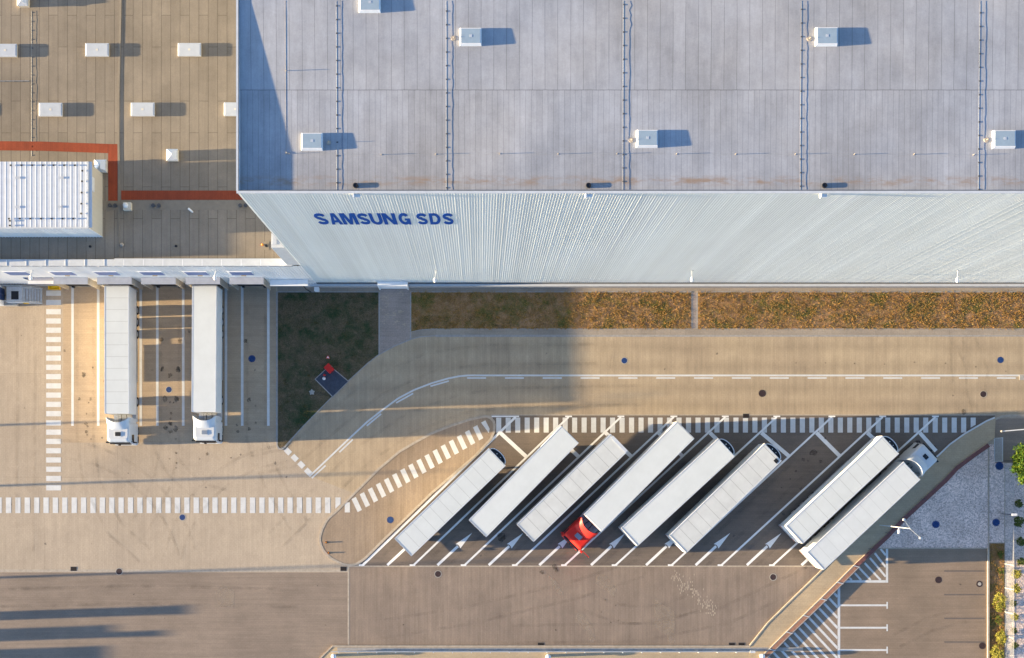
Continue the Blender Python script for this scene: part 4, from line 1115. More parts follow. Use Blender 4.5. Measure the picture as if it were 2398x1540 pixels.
# unseen block added further west on the low roof: its shade lies along the parapet
pu = thing('roof_shade_block', 'long unseen block added to shade the low roof beyond the left edge of the photo', 'shade caster', (-60, 25, ZL))
mk('casing', MB().box(-70, -56, YS+.02, W(0,557,ZL)[1]-.25, ZL-.1, ZL+3.2), M['white'], pu, world=True)
mk('roof', MB().box(-70.1, -55.9, YS-.05, W(0,557,ZL)[1]-.2, ZL+3.2, ZL+3.27), M['galv'], pu, world=True)

# wall lamps
def wall_lamp(xP, yP, xw, label, z=9.5):
    x, y_ = W(xP, yP, z)
    t = thing('wall_lamp', label, 'wall lamp', (x, YS-.06, z), 0, 'lamps on arms along the facade')
    l = y_ - (YS-.06)
    mk('arm', MB().tube((xw, 0, .05), (0, l+.2, .05), .035, .03, 8).tube((xw-.05, .02, .05), (xw+.2, 0, .05), .04, .04, 8), M['galv'], t)
    mk('head', MB().dome(0, l, 0, .17, .26, .14, z0=-.05), M['skyframe'], t, smooth=True)
wall_lamp(1018.5, 655.5, .1, 'white lamp on an arm on the tall wall, just right of the door canopy')
wall_lamp(1620.5, 653.5, -.02, 'white lamp on an arm on the tall wall, middle of the three')
wall_lamp(2242, 655.5, .02, 'white lamp on an arm on the tall wall, near the right edge')
wall_lamp(72, 650, .12, 'white lamp on an arm above the metal staircase')
wall_lamp(503, 650, .1, 'white lamp on an arm above the fourth dock shelter')

# small white cabinet by the wall
x, y_ = W(741, 676, 1)
cb = thing('wall_cabinet', 'small white cabinet on the paving below the tall wall', 'cabinet', (x, y_, .018))
mk('body', MB().box(-.22, .22, -.2, .2, 0, .9), M['skyframe'], cb)
mk('lid', MB().box(-.25, .25, -.23, .23, .9, .95), M['white'], cb)

# ------------------------------------------------------------------ stair, entrance, skip at the left edge
x0, ya = W(15, 706, 1.2); x1, yb = W(52, 672, 1.2); x2 = W(100, 700, 0)[0]
st = thing('metal_staircase', 'grey steel outside staircase leading up to a landing beside the entrance', 'staircase', ((x0+x2)/2, ya, 0))
mk('landing', MB().box(x0, x1, ya, yb, 1.1, 1.2), M['galv'], st, world=True)
n = 7
for i in range(n):
    xa_ = x1 + (x2-x1)*i/n; xb_ = x1 + (x2-x1)*(i+1)/n; zz = 1.2-(i+1)*1.2/(n+1)
    mk('step', MB().box(xa_, xb_-.02, ya+.03, yb-.03, zz-.05, zz), M['galv'], st, world=True)
for yy in (ya-.05, yb+.0):
    sm = MB(); zz = 1.3
    sm.v += [(x0,yy,.2),(x1,yy,.2),(x2,yy,0),(x2,yy,.25),(x1,yy,1.35),(x0,yy,1.35),(x0,yy+.05,.2),(x1,yy+.05,.2),(x2,yy+.05,0),(x2,yy+.05,.25),(x1,yy+.05,1.35),(x0,yy+.05,1.35)]
    sm.f += [(0,1,2,3,4,5),(11,10,9,8,7,6),(5,4,10,11),(4,3,9,10),(3,2,8,9),(0,5,11,6)]
    mk('stringer', sm, M['coping'], st, world=True)
    hn = MB().path([(x0, yy+.025, 2.2), (x1, yy+.025, 2.2), (x2, yy+.025, 1.1)], .025, 6)
    for xx, zz in ((x0+.1, 1.3), (x1, 1.3), ((x1+x2)/2, .75), (x2-.05, .2)):
        top = 2.2 if xx <= x1 else 2.2-1.1*(xx-x1)/(x2-x1)
        hn.tube((xx, yy+.025, zz), (xx, yy+.025, top), .022, .022, 6)
    mk('handrail', hn, M['galv'], st, world=True)
xm, ym = W(35, 691, 1.2)
mk('door_mat', MB().box(xm-.4, xm+.4, ym-.45, ym+.45, 1.201, 1.225), M['black'], st, world=True)
mk('notice_plate', MB().box(W(60,0)[0], W(71,0)[0], ya-.10, ya-.052, .3, .75), M['yellow'], st, world=True)
xe0 = W(13.5, 0, 0)[0]
en = thing('entrance_block', 'projecting entrance block with blue glass at the left edge of the photo', 'entrance', (xe0-1, YS-1, 0))
mk('wall', MB().box(-64, xe0-.02, W(0,716)[1], YS-.2, 0, 3.4), M['white'], en, world=True)
mk('glazing', MB().box(xe0-.02, xe0+.02, W(0,706)[1], YS-.5, .3, 3.1), M['blueglass'], en, world=True)
mk('glazing_bar', MB().box(xe0+.021, xe0+.06, W(0,692)[1]-.05, W(0,692)[1]+.05, .3, 3.1).box(xe0+.021, xe0+.06, W(0,706)[1], YS-.5, 1.6, 1.7), M['blue_cover'], en, world=True)
mk('roof_edge', MB().box(-64.1, xe0+.08, W(0,716)[1]-.06, YS-.2, 3.4, 3.5), M['coping'], en, world=True)
mk('base', MB().box(xe0+.0, W(44,0)[0], W(0,717)[1], W(0,708)[1], 0, .5), M['concrete'], en, world=True)
xs, ys2 = W(90, 655, 3.4)
eg = thing('blue_canopy', 'dark blue glass canopy on the facade above the staircase', 'canopy', (xs, YS-.3, 2.9))
mk('panel', MB().box(W(56,0,5)[0], W(123,0,5)[0], YS-.12, YS-.06, 3.7, 5.3), M['blueglass'], eg, world=True)
mk('frame', MB().box(W(54,0,5)[0], W(125,0,5)[0], YS-.45, YS-.07, 3.5, 3.66), M['white'], eg, world=True)
x, y_ = W(127, 670, .5)
sk = thing('skip', 'bright yellow open skip standing left of the first dock shelter', 'skip', (x, y_, 0))
ring0 = [(-.5,-.30,.0),(.5,-.30,.0),(.5,.30,.0),(-.5,.30,.0)]
ring1 = [(-.64,-.38,.62),(.58,-.38,.62),(.62,.38,.62),(-.64,.38,.62)]
ring2 = [(-.58,-.32,.62),(.52,-.32,.62),(.56,.32,.62),(-.58,.32,.62)]
ring3 = [(-.46,-.26,.2),(.46,-.26,.2),(.46,.26,.2),(-.46,.26,.2)]
mk('bucket', MB().loft([ring0, ring1, ring2, ring3]), M['yellow'], sk)
mk('contents', MB().loft([[(-.55,-.3,.45),(.5,-.3,.45),(.53,.3,.45),(-.55,.3,.45)], [(-.3,-.15,.6),(.25,-.12,.58),(.3,.14,.6),(-.28,.12,.57)]]), M['yellow'], sk)

# ------------------------------------------------------------------ trucks and trailers
def wheel(parent, x, y_, r=.48, w=.30):
    s = 1 if y_ > 0 else -1
    o = mk('wheel', MB().tube((x, y_-w/2, r), (x, y_+w/2, r), r, r, 20), M['tyre'], parent)
    mk('rim', MB().tube((x, y_+s*(w/2), r), (x, y_+s*(w/2+.015), r), r*.58, r*.5, 14), M['rim'], o)
def trailer(parent, Ln, roofmat, reefer=False, coupled=False, solar=False, lipped=False):
    hw = 1.285; z0, z1 = 1.15, 4.0
    bx = MB().loft([[(0.02,-hw,z0),(Ln,-hw,z0),(Ln,hw,z0),(0.02,hw,z0)], [(0.02,-hw,z1-.04),(Ln,-hw,z1-.04),(Ln,hw,z1-.04),(0.02,hw,z1-.04)],
                    [(0.04,-hw+.03,z1-.005),(Ln-.03,-hw+.03,z1-.005),(Ln-.03,hw-.03,z1-.005),(0.04,hw-.03,z1-.005)]])
    mk('box_body', bx, M['tside'], parent)
    mk('roof', MB().box(.10, Ln-.06, -hw+.10, hw-.10, z1-.004, z1+.004), roofmat, parent)
    mk('edge_rail', MB().box(.0, Ln, hw-.095, hw+.012, z1-.07, z1+.012).box(.0, Ln, -hw-.012, -hw+.095, z1-.07, z1+.012), M['trail_rail'], parent)
    mk('rear_frame', MB().box(-.03, .10, -hw-.01, hw+.01, z1-.12, z1+.016).box(-.03, .05, -hw-.01, -hw+.08, z0-.1, z1-.12).box(-.03, .05, hw-.08, hw+.01, z0-.1, z1-.12), M['galv'], parent)
    for s in (-1, 1):
        d = mk('rear_door', MB().box(-.045, -.005, s*.02, s*(hw-.09), z0+.02, z1-.13), M['tside'], parent)
        mk('lock_rod', MB().tube((-.07, s*.35, z0+.05), (-.07, s*.35, z1-.2), .02, .02, 6), M['galv'], d)
    mk('lower_rail', MB().box(0, Ln, -hw-.008, -hw+.04, z0-.12, z0).box(0, Ln, hw-.04, hw+.008, z0-.12, z0), M['darkgrey'], parent)
    mk('chassis_beam', MB().box(.2, Ln-.3, -.55, -.42, .85, 1.12).box(.2, Ln-.3, .42, .55, .85, 1.12).box(.3, .4, -1.1, 1.1, .9, 1.1).box(3.0, 3.1, -1.1, 1.1, .9, 1.1).box(7.5, 7.6, -1.1, 1.1, .9, 1.1), M['chassis'], parent)
    mk('rear_bumper', MB().box(-.02, .10, -1.2, 1.2, .42, .56), M['galv'], parent)
    for s in (-1, 1):
        mk('tail_light', MB().box(-.05, .02, s*.75, s*1.15, .82, .95), M['lamp_red'], parent)
        mk('side_guard', MB().box(5.2, Ln-3.6, s*1.19, s*1.22, .50, .62).box(5.2, Ln-3.6, s*1.19, s*1.22, .78, .90), M['galv'], parent)
        mk('mudguard', MB().box(1.6, 5.1, s*.80, s*1.26, 1.02, 1.06), M['black'], parent)
        for xx in (2.1, 3.4, 4.7): wheel(parent, xx, s*1.05)
    mk('suspension_block', MB().box(2.0, 2.75, -.75, .75, .22, 1.1).box(2.95, 4.1, -.75, .75, .22, 1.1).box(4.25, 5.2, -.75, .75, .22, 1.1), M['chassis'], parent)  # solid blocks added and shaped to stop sun passing between the wheels
    mk('pallet_box', MB().box(5.9, 9.9, -1.16, 1.16, .30, 1.0), M['chassis'], parent)  # pallet box stretched full width to block sun under the trailer
    if not coupled:
        for s in (-1, 1): mk('landing_leg', MB().box(Ln-2.75, Ln-2.6, s*.75, s*.9, .03, 1.1).box(Ln-2.85, Ln-2.5, s*.7, s*.95, 0.0, .05), M['darkgrey'], parent)
    if reefer:
        rings = []
        for z, k in ((1.9, .9), (2.2, 1), (3.55, 1), (3.72, .97)):
            rings.append([(Ln-.01, 1.05*k, z)] + [(Ln + .50*k*math.cos(R(a)), 1.05*k*math.sin(R(a)), z) for a in range(80, -81, -16)] + [(Ln-.01, -1.05*k, z)])
        o = mk('cooling_unit', MB().loft(rings), M['black'], parent)
        arcp = [(Ln + .04 + .50*math.cos(R(a)), 1.08*math.sin(R(a))) for a in range(88, -89, -11)]
        mk('unit_shell', MB().strip(arcp, .07, 2.3, 3.76), M['white'], o)
        mk('fan_part', MB().box(Ln+.16, Ln+.26, .2, .3, 3.721, 3.75).box(Ln+.16, Ln+.24, -.32, -.24, 3.721, 3.75), M['white'], o)
    if solar:
        mk('roof_vent_panel', MB().box(Ln-.62, Ln-.22, -hw+.18, -hw+.62, z1+.006, z1+.03), M['black'], parent)
    if lipped:
        mk('front_lip', MB().box(Ln-.30, Ln+.06, -hw+.05, hw-.30, z1+.006, z1+.03), M['trail_rail'], parent)

def tractor(parent, Ln, paint, hatch, red=False, open_door=False, dz=0.0):
    f = Ln
    ztop = 3.30 if red else 3.60
    rings = [rrect(f+.88, f+3.08, 1.22, .16, .45), rrect(f+.86, f+3.20, 1.25, .24, 1.0), rrect(f+.86, f+3.18, 1.25, .24, 1.9),
             rrect(f+.86, f+3.02, 1.23, .24, 2.85), rrect(f+.88, f+2.94, 1.20, .26, ztop-.22), rrect(f+.92, f+2.80, 1.12, .26, ztop-.05), rrect(f+1.0, f+2.66, 1.00, .24, ztop)]
    cab = mk('cab', MB().loft(rings), paint, parent, smooth=False)
    # wind deflector rising to the rear with a hollow rear edge
    nu, nv = 14, 5; top = []
    zr_ = 4.02 if not red else 3.98
    for j in range(nv+1):
        row = []
        for i in range(nu+1):
            u = -1+2*i/nu; xr_ = f+.92-.52*abs(u)**2.2; xf_ = f+1.75
            t = j/nv; x = xf_+(xr_-xf_)*t
            hw_ = 1.06+.16*t
            z = (ztop-.04) + (zr_-ztop+.04)*(t**0.85) - .22*abs(u)**5*(1-.3*t)
            row.append((x, u*hw_, z))
        top.append(row)
    m = MB(); b0 = 0
    for row in top: m.v += row
    k = nu+1
    for j in range(nv):
        for i in range(nu): m.f.append((j*k+i, j*k+i+1, (j+1)*k+i+1, (j+1)*k+i))
    # skirt under the rear edge and the sides
    edge = [top[j][0] for j in range(nv+1)] + top[nv][1:] + [top[j][nu] for j in range(nv-1, -1, -1)]
    n0_ = len(m.v); m.v += list(edge) + [(p[0], p[1], ztop-.35) for p in edge]; ne = len(edge)
    for i in range(ne-1): m.f.append((n0_+i, n0_+i+1, n0_+ne+i+1, n0_+ne+i))
    mk('wind_deflector', m, paint, parent)
    for s in (-1, 1):
        mk('side_fairing', MB().loft([[(f+.42, s*1.18, 1.1), (f+.95, s*1.18, 1.1), (f+.95, s*1.24, 1.1), (f+.42, s*1.24, 1.1)],
                                      [(f+.36, s*1.17, 3.5), (f+.95, s*1.17, 3.5), (f+.95, s*1.225, 3.5), (f+.36, s*1.225, 3.5)]]), paint, parent)
        o = mk('side_window', MB().loft([[(f+2.15, s*1.236, 2.0), (f+2.98, s*1.236, 2.0), (f+2.98, s*1.268, 2.0), (f+2.15, s*1.268, 2.0)],
                                     [(f+2.2, s*1.225, 2.8), (f+2.80, s*1.225, 2.8), (f+2.80, s*1.262, 2.8), (f+2.2, s*1.262, 2.8)]]), M['darkglass'], cab)
        mk('mirror', MB().box(f+2.95, f+3.08, s*1.33, s*1.56, 1.95, 2.75).box(f+2.9, f+2.98, s*1.2, s*1.5, 2.76, 2.84), M['black'] if not red else paint, cab)
        mk('headlight', MB().box(f+3.14, f+3.215, s*.75, s*1.08, .75, .95), M['lamp_clear'], cab)
        mk('step', MB().box(f+2.3, f+3.0, s*1.18, s*1.29, .35, .6), M['chassis'], parent)
        mk('fuel_tank', MB().box(f-.9, f+.75, s*.75, s*1.2, .45, 1.0), M['galv'], parent)
        wheel(parent, f+1.75, s*1.05, .50, .32)
        wheel(parent, f-1.45, s*1.02, .50, .36)
        mk('mudguard', MB().box(f-2.0, f-.95, s*.82, s*1.24, 1.03, 1.07), M['black'], parent)
    mk('windscreen', MB().loft([[(f+3.10, -1.02, 1.95), (f+3.205, -1.0, 1.95), (f+3.205, 1.0, 1.95), (f+3.10, 1.02, 1.95)],
                                [(f+2.95, -1.0, 2.82), (f+3.06, -.98, 2.82), (f+3.06, .98, 2.82), (f+2.95, 1.0, 2.82)]]), M['darkglass'], cab)
    mk('sun_visor', MB().box(f+2.98, f+3.20, -1.06, 1.06, 2.86, 2.93), M['black'], cab)
    mk('bumper', MB().loft([rrect(f+2.6, f+3.27, 1.22, .22, .30), rrect(f+2.6, f+3.27, 1.24, .22, .74)]), paint, parent)
    mk('grille', MB().box(f+3.19, f+3.225, -.65, .65, .98, 1.75), M['black'], cab)
    hy = .30
    if red: mk('roof_hatch', MB().loft([rrect(f+1.78, f+2.30, .38, .08, ztop), rrect(f+1.80, f+2.28, .36, .08, ztop+.09)]), hatch, cab)
    else:
        mk('roof_hatch', MB().loft([rrect(f+1.93, f+2.37, .30, .06, ztop), rrect(f+1.94, f+2.36, .29, .06, ztop+.05)]), hatch, cab)
        mk('hatch_rim', MB().loft([rrect(f+1.87, f+2.43, .36, .08, ztop-.01), rrect(f+1.87, f+2.43, .36, .08, ztop+.02)]), paint, cab)
    mk('front_mirror', MB().box(f+3.18, f+3.36, -.18, .02, 2.6, 2.9), M['black'], cab)
    mk('air_lines', MB().path([(f+.85, .3, 2.0), (f+.4, .35, 1.5), (f+.0, .3, 1.6)], .04, 6).path([(f+.85, -.2, 2.0), (f+.5, -.3, 1.4), (f+.0, -.2, 1.6)], .04, 6), M['black'], parent)
    mk('catwalk', MB().box(f-.3, f+.85, -.7, .7, 1.0, 1.05), M['galv'], parent)
    mk('tractor_chassis', MB().box(f-2.4, f+2.9, -.45, -.35, .75, .98).box(f-2.4, f+2.9, .35, .45, .75, .98).box(f-1.9, f-.9, -.45, .45, .98, 1.10), M['chassis'], parent)
    if open_door:
        mk('open_door', MB().box(f+2.80, f+2.86, 1.26, 2.42, 1.15, 2.85), paint, cab)
        mk('door_pane', MB().box(f+2.865, f+2.885, 1.36, 2.34, 2.0, 2.78), M['darkglass'], cab)

GT = 'white box trailers parked side by side in the angled bays'
def place(rearL, rearR, frontL, frontR):
    """four roof corners (reading grid) -> rear centre on the ground, heading, length"""
    c = [W(*p, 4.0) for p in (rearL, rearR, frontL, frontR)]
    rx, ry = (c[0][0]+c[1][0])/2, (c[0][1]+c[1][1])/2
    fx, fy = (c[2][0]+c[3][0])/2, (c[2][1]+c[3][1])/2
    return (rx, ry, 0), math.atan2(fy-ry, fx-rx), math.hypot(fx-rx, fy-ry)
def add_trailer(name, label, cat, corners, group, roofm, cab=None, **kw):
    loc, rot, Ln = place(*corners)
    t = thing(name, label, cat, loc, rot, group)
    trailer(t, Ln, M[roofm], coupled=cab is not None, **kw)
    if cab: tractor(t, Ln, **cab)
    return t
# at the docks (backed up to the wall, cabs to the south)
add_trailer('articulated_truck', 'white truck and trailer with panelled roof backed into the second dock', 'truck', ((243.5,669),(302.5,669),(244,968),(303,968)), 'trucks at the docks', 'troof_seam', cab=dict(paint=M['cab_white'], hatch=M['black']))
add_trailer('articulated_truck', 'white truck and trailer with smooth plain roof backed into the fourth dock', 'truck', ((449,668.5),(508,668.5),(447.5,964),(506.5,964)), 'trucks at the docks', 'troof_plain', cab=dict(paint=M['cab_white'], hatch=M['hatch_grey']))
# angled bays, left to right
add_trailer('semi_trailer', 'white refrigerated box trailer with panelled roof right beside the traffic island', 'trailer', ((923,1260),(964.5,1302.5),(1144,1050.5),(1185,1088)), GT, 'troof_seam', reefer=True)
add_trailer('semi_trailer', 'white box trailer with smooth roof and no cooling unit, second from the traffic island', 'trailer', ((1097.5,1216),(1139.5,1258),(1314,996.5),(1356,1037)), GT, 'troof_plain')
add_trailer('semi_trailer', 'weathered white box trailer with panelled roof just left of the red cab', 'trailer', ((1209.5,1225),(1251,1270.5),(1429,1015),(1471,1057)), GT, 'troof_worn', lipped=True)
add_trailer('articulated_truck', 'truck with bright red cab and white box trailer in the angled bays', 'truck', ((1626,1027),(1585,986),(1408.5,1244.5),(1367.5,1204.5)), 'trucks in the angled bays', 'troof_plain', cab=dict(paint=M['cab_red'], hatch=M['hatch_grey'], red=True, open_door=True))
add_trailer('semi_trailer', 'smooth white refrigerated trailer just right of the red cab truck', 'trailer', ((1456,1236),(1493,1277.5),(1682,1026),(1721.5,1068)), GT, 'troof_plain', reefer=True)
add_trailer('semi_trailer', 'white refrigerated trailer with a dark vent at one roof corner, left of the empty bay', 'trailer', ((1568,1254),(1608,1293),(1790,1036.5),(1831.5,1080)), GT, 'troof_worn', reefer=True, solar=True)
add_trailer('semi_trailer', 'white refrigerated trailer with panelled roof right of the empty bay, next to the white cab', 'trailer', ((1842,1229),(1880,1274),(2067,1019.5),(2105,1062)), GT, 'troof_seam', reefer=True)
add_trailer('articulated_truck', 'white truck and trailer parked against the sloping walkway, rightmost in the bays', 'truck', ((1891,1292.5),(1929.5,1333),(2117,1081),(2155,1122)), 'trucks in the angled bays', 'troof_faint', cab=dict(paint=M['cab_white'], hatch=M['darkglass']))

# ------------------------------------------------------------------ things on the grass bed
pad = P([(738,887.5),(772,856),(816,892.5),(779.5,929)])
pd = thing('equipment_pad', 'dark square asphalt pad with pale edging on the grass by the road', 'pad', (*W(777,892), .03))
mk('surface', MB().prism(pad, .03, .065), M['pad'], pd, world=True)
mk('edging', MB().strip(pad, .09, .03, .075, closed=True), M['kerb_grey'], pd, world=True)
rb = thing('fire_cabinet', 'red metal cabinet on the corner of the dark square pad', 'cabinet', (*W(772.5,863.5), .065), R(-47))
mk('body', MB().box(-.42, .42, -.32, .32, 0, .75), M['red'], rb)
mk('lid', MB().loft([rrect(-.46, .46, .36, .04, .75), rrect(-.43, .43, .33, .04, .83)]), M['red'], rb)
mk('handle', MB().box(-.1, .1, .33, .37, .4, .45), M['galv'], rb)
hyd = thing('hydrant', 'small red hydrant standing on the dark square pad', 'hydrant', (*W(761,878.5), .065))
mk('barrel', MB().cyl(0, 0, 0, .5, .08, 10), M['red'], hyd)
mk('cap', MB().dome(0, 0, .5, .11, .11, .1), M['red'], hyd)
mk('outlet', MB().tube((-.16, 0, .32), (.16, 0, .32), .045, .045, 8), M['red'], hyd)
sm = thing('stand_pipe', 'white domed pipe cap on the dark square pad beside the hydrant', 'pipe cap', (*W(759,886), .065))
mk('base', MB().cyl(0, 0, 0, .1, .18, 12), M['white'], sm)
mk('dome', MB().dome(0, 0, .1, .16, .16, .16), M['skyframe'], sm, smooth=True)
star = []
for i in range(10):
    a = R(20+36*i); r = .34 if i % 2 == 0 else .22
    star.append((r*math.cos(a), r*math.sin(a)))
stt = thing('concrete_star', 'pale star-shaped concrete block lying on the dark grass', 'concrete block', (*W(730.7,918), .03))
mk('slab', MB().prism(star, 0, .12), M['concrete'], stt)
mk('knob', MB().cyl(0, 0, .12, .16, .09, 8), M['concrete'], stt)
sg = thing('warning_sign', 'small triangular warning sign with red border above the red cabinet', 'sign', (*W(771,840), .03))
mk('post', MB().cyl(0, 0, 0, 1.1, .025, 8), M['galv'], sg)
pl_ = mk('plate', MB().v and MB() or MB(), M['red'], sg) if False else None
def tri_plate(s, z, y0, th):
    m = MB(); 
    a = [(-s, 0), (s, 0), (0, s*1.7)]
    # leaned back so its face is seen from above
    f_ = [(p[0], y0+p[1]*.75, z+p[1]*.62) for p in a]; b_ = [(p[0], p[1]+th*.6, p[2]-th) for p in f_]
    m.v = f_+b_; m.f = [(0,1,2),(5,4,3),(0,3,4,1),(1,4,5,2),(2,5,3,0)]; return m
mk('plate', tri_plate(.23, 1.0, -.05, .02), M['red'], sg)
mk('plate_face', tri_plate(.13, 1.06, .002, .01), M['white'], sg)
# bollards on the island tip
for i, (p, lab) in enumerate((((764,1269.5), 'small orange post near the rounded tip of the traffic island, upper one'), ((769.5,1294), 'small orange post near the rounded tip of the traffic island, lower one'))):
    b_ = thing('marker_post', lab, 'post', (*W(*p), .03), 0, 'orange posts on the island')
    mk('body', MB().cyl(0, 0, 0, .18, .07, 10), M['orange'], b_)
    mk('base', MB().cyl(0, 0, 0, .03, .12, 12), M['black'], b_)

# ------------------------------------------------------------------ wall beside the sloping walkway
bw = thing('retaining_wall', 'low stepped wall with red brown coping curving along the sloping walkway', 'wall', (*W(1997,1323), 0))
segs = wall_l[::-1]
zt0 = .24
mk('core', MB().strip(P(wall_l), .46, 0.0, zt0-.04, side=1), M['concrete'], bw, world=True)
up = wall_l[:8]; lo = wall_l[7:]
mk('coping', MB().strip(P(up), .44, zt0-.04, zt0, side=1), M['brick_shaded'], bw, world=True, label='upper part of the coping, its red darkened for shade')
mk('coping', MB().strip(P(lo), .62, zt0-.04, zt0, side=1), M['brick'], bw, world=True)
mk('edge_strip', MB().strip(P([(a-.2, b_-.2) for a, b_ in lo]), .10, zt0, zt0+.006, side=1).strip(P([(a+12.5, b_+2.5) for a, b_ in lo]), .09, zt0, zt0+.006, side=1), M['kerb_grey'], bw, world=True)
for a, b_ in lo[:6]:
    mk('step_joint', MB().strip(P([(a-.5, b_-.2), (a+15, b_+4)]), .09, zt0, zt0+.035), M['coping'], bw, world=True)
for t_ in ((960,520),(1120,370),(1300,210),(1450,55)):
    a, b_ = t33(*t_); mk('bracket', MB().strip(P([(a-7, b_-1), (a+7, b_+1)]), .05, zt0, zt0+.03), M['darkgrey'], bw, world=True)
# painted kerb top along the curve of the truck parking
struct('painted_kerb', MB().strip(P(border[:9]), .17, .131, .137), M['white_paint'])

# lamp post with two arms
bx, by = W(2059.7, 1229); tx, ty = W(2132, 1237.5, 9.4)
lp = thing('lamp_post', 'tall white lamp post with two branching heads beside the sloping walkway', 'lamp post', (bx, by, 0))
dx, dy = tx-bx, ty-by
mk('pole', MB().tube((0, 0, 0), (dx*.92, dy*.92, 9.3), .055, .03, 12).cyl(0, 0, 0, .06, .22, 12), M['coping'], lp)
for (hx, hy_) in (T(3,3,1275,245,9.5), T(3,3,1430,418,9.5)):
    mk('arm', MB().tube((dx*.92, dy*.92, 9.25), (hx-bx, hy_-by, 9.5), .025, .018, 8), M['galv'], lp)
    mk('lamp_head', MB().dome(hx-bx, hy_-by, 9.5, .17, .14, .07, z0=9.46), M['galv'], lp, smooth=True)
cxy = T(3,3,1232,352,6.0)
mk('camera_box', MB().box(dx*.5-.06, dx*.5+.08, -.65, -.25, 5.9, 6.05).tube((dx*.5, dy*.5, 6), (dx*.5, -.3, 6), .03, .03, 6), M['white'], lp)

# guard rail along the bottom edge
gr = thing('guard_rail', 'long low steel guard rail along the walkway at the bottom edge', 'guard rail', (*W(1266,1526), .09))
x0, y0 = W(776, 1526, .7); x1 = W(1757, 1526, .7)[0]
gm = MB()
for a, b_, c, d in ((0,.0,.55,.62), (0,.04,.62,.68), (0,.0,.68,.75)): gm.box(x0, x1, y0-.02+b_, y0+.02+b_, c+.05, d+.05)
mk('rail', gm, M['coping'], gr, world=True)
k = 0; xP = 793
while xP < 1757:
    X = W(xP, 0, .7)[0]
    mk('post', MB().box(X-.05, X+.05, y0-.14, y0-.03, .09, .72), M['galv'], gr, world=True); xP += 44.4
mk('end_piece', MB().loft([rrect(x1-.05, x1+.55, .12, .1, 0.6), rrect(x1-.05, x1+.55, .12, .1, .78)]), M['coping'], gr)
bpy.data.objects[-1] if False else None
for o in gr.children:
    if o.name.startswith('end_piece'): o.location = (-gr.location[0], y0-gr.location[1], -.09)
lg = 'white round-topped lights at the bottom edge'
for p, lab in (((781,1537), 'white round-topped light at the left end of the bottom guard rail'), ((1284,1538), 'white round-topped light below the middle of the bottom guard rail'), ((1786,1537), 'white round-topped light at the right end of the bottom guard rail, by the red coping')):
    b_ = thing('bollard_light', lab, 'bollard light', (*W(p[0], p[1], 1.0), .09), 0, lg)
    mk('column', MB().cyl(0, 0, 0, .85, .16, 14), M['galv'], b_)
    mk('dome', MB().dome(0, 0, .85, .28, .28, .16, z0=.80), M['skyframe'], b_, smooth=True)

# ------------------------------------------------------------------ fence, gate, barrier at the right
fx = W(2353, 0)[0]; f0, f1 = W(0, 1700)[1], W(0, 1086)[1]; FH = 2.2
fn = thing('mesh_fence', 'tall pale steel bar fence running down the right side beside the round shrubs', 'fence', (fx, (f0+f1)/2, 0))
fm = MB(); yy = f0
while yy < f1: fm.box(fx-.003, fx+.003, yy, yy+.010, .1, FH); yy += .12
for i in range(12): zz = .12 + i*.188; fm.box(fx-.004, fx+.004, f0, f1, zz, zz+.016)
fm.box(fx-.012, fx+.012, f0, f1, FH, FH+.03)
mk('panel', fm, M['fence_grey'], fn, world=True)
for k in range(12):
    Y = W(0, 1108 + 56*k - 12)[1]
    if Y < f0: break
    mk('post', MB().box(fx-.04, fx+.04, Y-.03, Y+.03, 0, FH+.05), M['fence_grey'], fn, world=True)
gx = W(2328, 0)[0]; g0, g1 = W(0, 1080)[1], W(0, 1026)[1]
gt = thing('sliding_gate', 'grey steel bar gate standing at the top of the gravel strip', 'gate', (gx, g0, 0))
gm = MB(); yy = g0
while yy < g1: gm.box(gx-.01, gx+.01, yy, yy+.014, .15, 2.1); yy += .12
for i in range(9): gm.box(gx-.018, gx+.018, g0, g1, .2+i*.22, .225+i*.22)
mk('infill', gm, M['galv'], gt, world=True)
mk('frame', MB().box(gx-.04, gx+.04, g0-.04, g1+.04, 2.1, 2.17).box(gx-.04, gx+.04, g0-.04, g0+.04, 0, 2.1).box(gx-.04, gx+.04, g1-.04, g1+.04, 0, 2.1).box(gx-.04, gx+.04, g0, g1, .08, .15), M['galv'], gt, world=True)
cy_ = W(0, 1079)[1]
cf = thing('cross_fence', 'dark steel mesh fence reaching from the gate to the tree', 'fence', (W(2375,0)[0], cy_, 0))
cm = MB(); x0, x1 = gx+.1, W(2460,0)[0]; xx = x0
while xx < x1: cm.box(xx, xx+.012, cy_-.006, cy_+.006, .1, 2.0); xx += .12
for i in range(8): cm.box(x0, x1, cy_-.012, cy_+.012, .12+i*.26, .14+i*.26)
mk('panel', cm, M['darkgrey'], cf, world=True)
mk('post', MB().box(x0+1, x0+1.08, cy_-.04, cy_+.04, 0, 2.1).box(x0+3.5, x0+3.58, cy_-.04, cy_+.04, 0, 2.1), M['darkgrey'], cf, world=True)
ge = MB().flat(P([(2330,979),(2700,979),(2700,1083),(2330,1083)]), .008)
struct('gate_apron', ge, M['brownh'])
struct('apron_kerb', MB().strip(P([(2330,981),(2347,975),(2358,972.5),(2700,972.5)]), .22, 0, .05), M['kerb'])
xa, ya = W(2346, 1009.5, 1.0); xb, yb = W(2480, 998, 1.0)
bb = thing('boom_barrier', 'white boom barrier arm lowered across the lane at the right edge', 'barrier', (xb, yb, 0))
mk('boom', MB().loft([[(xa,ya-.05,.95),(xb,yb-.06,.95),(xb,yb+.06,.95),(xa,ya+.05,.95)], [(xa,ya-.05,1.07),(xb,yb-.06,1.07),(xb,yb+.06,1.07),(xa,ya+.05,1.07)]]), M['skyframe'], bb, world=True)
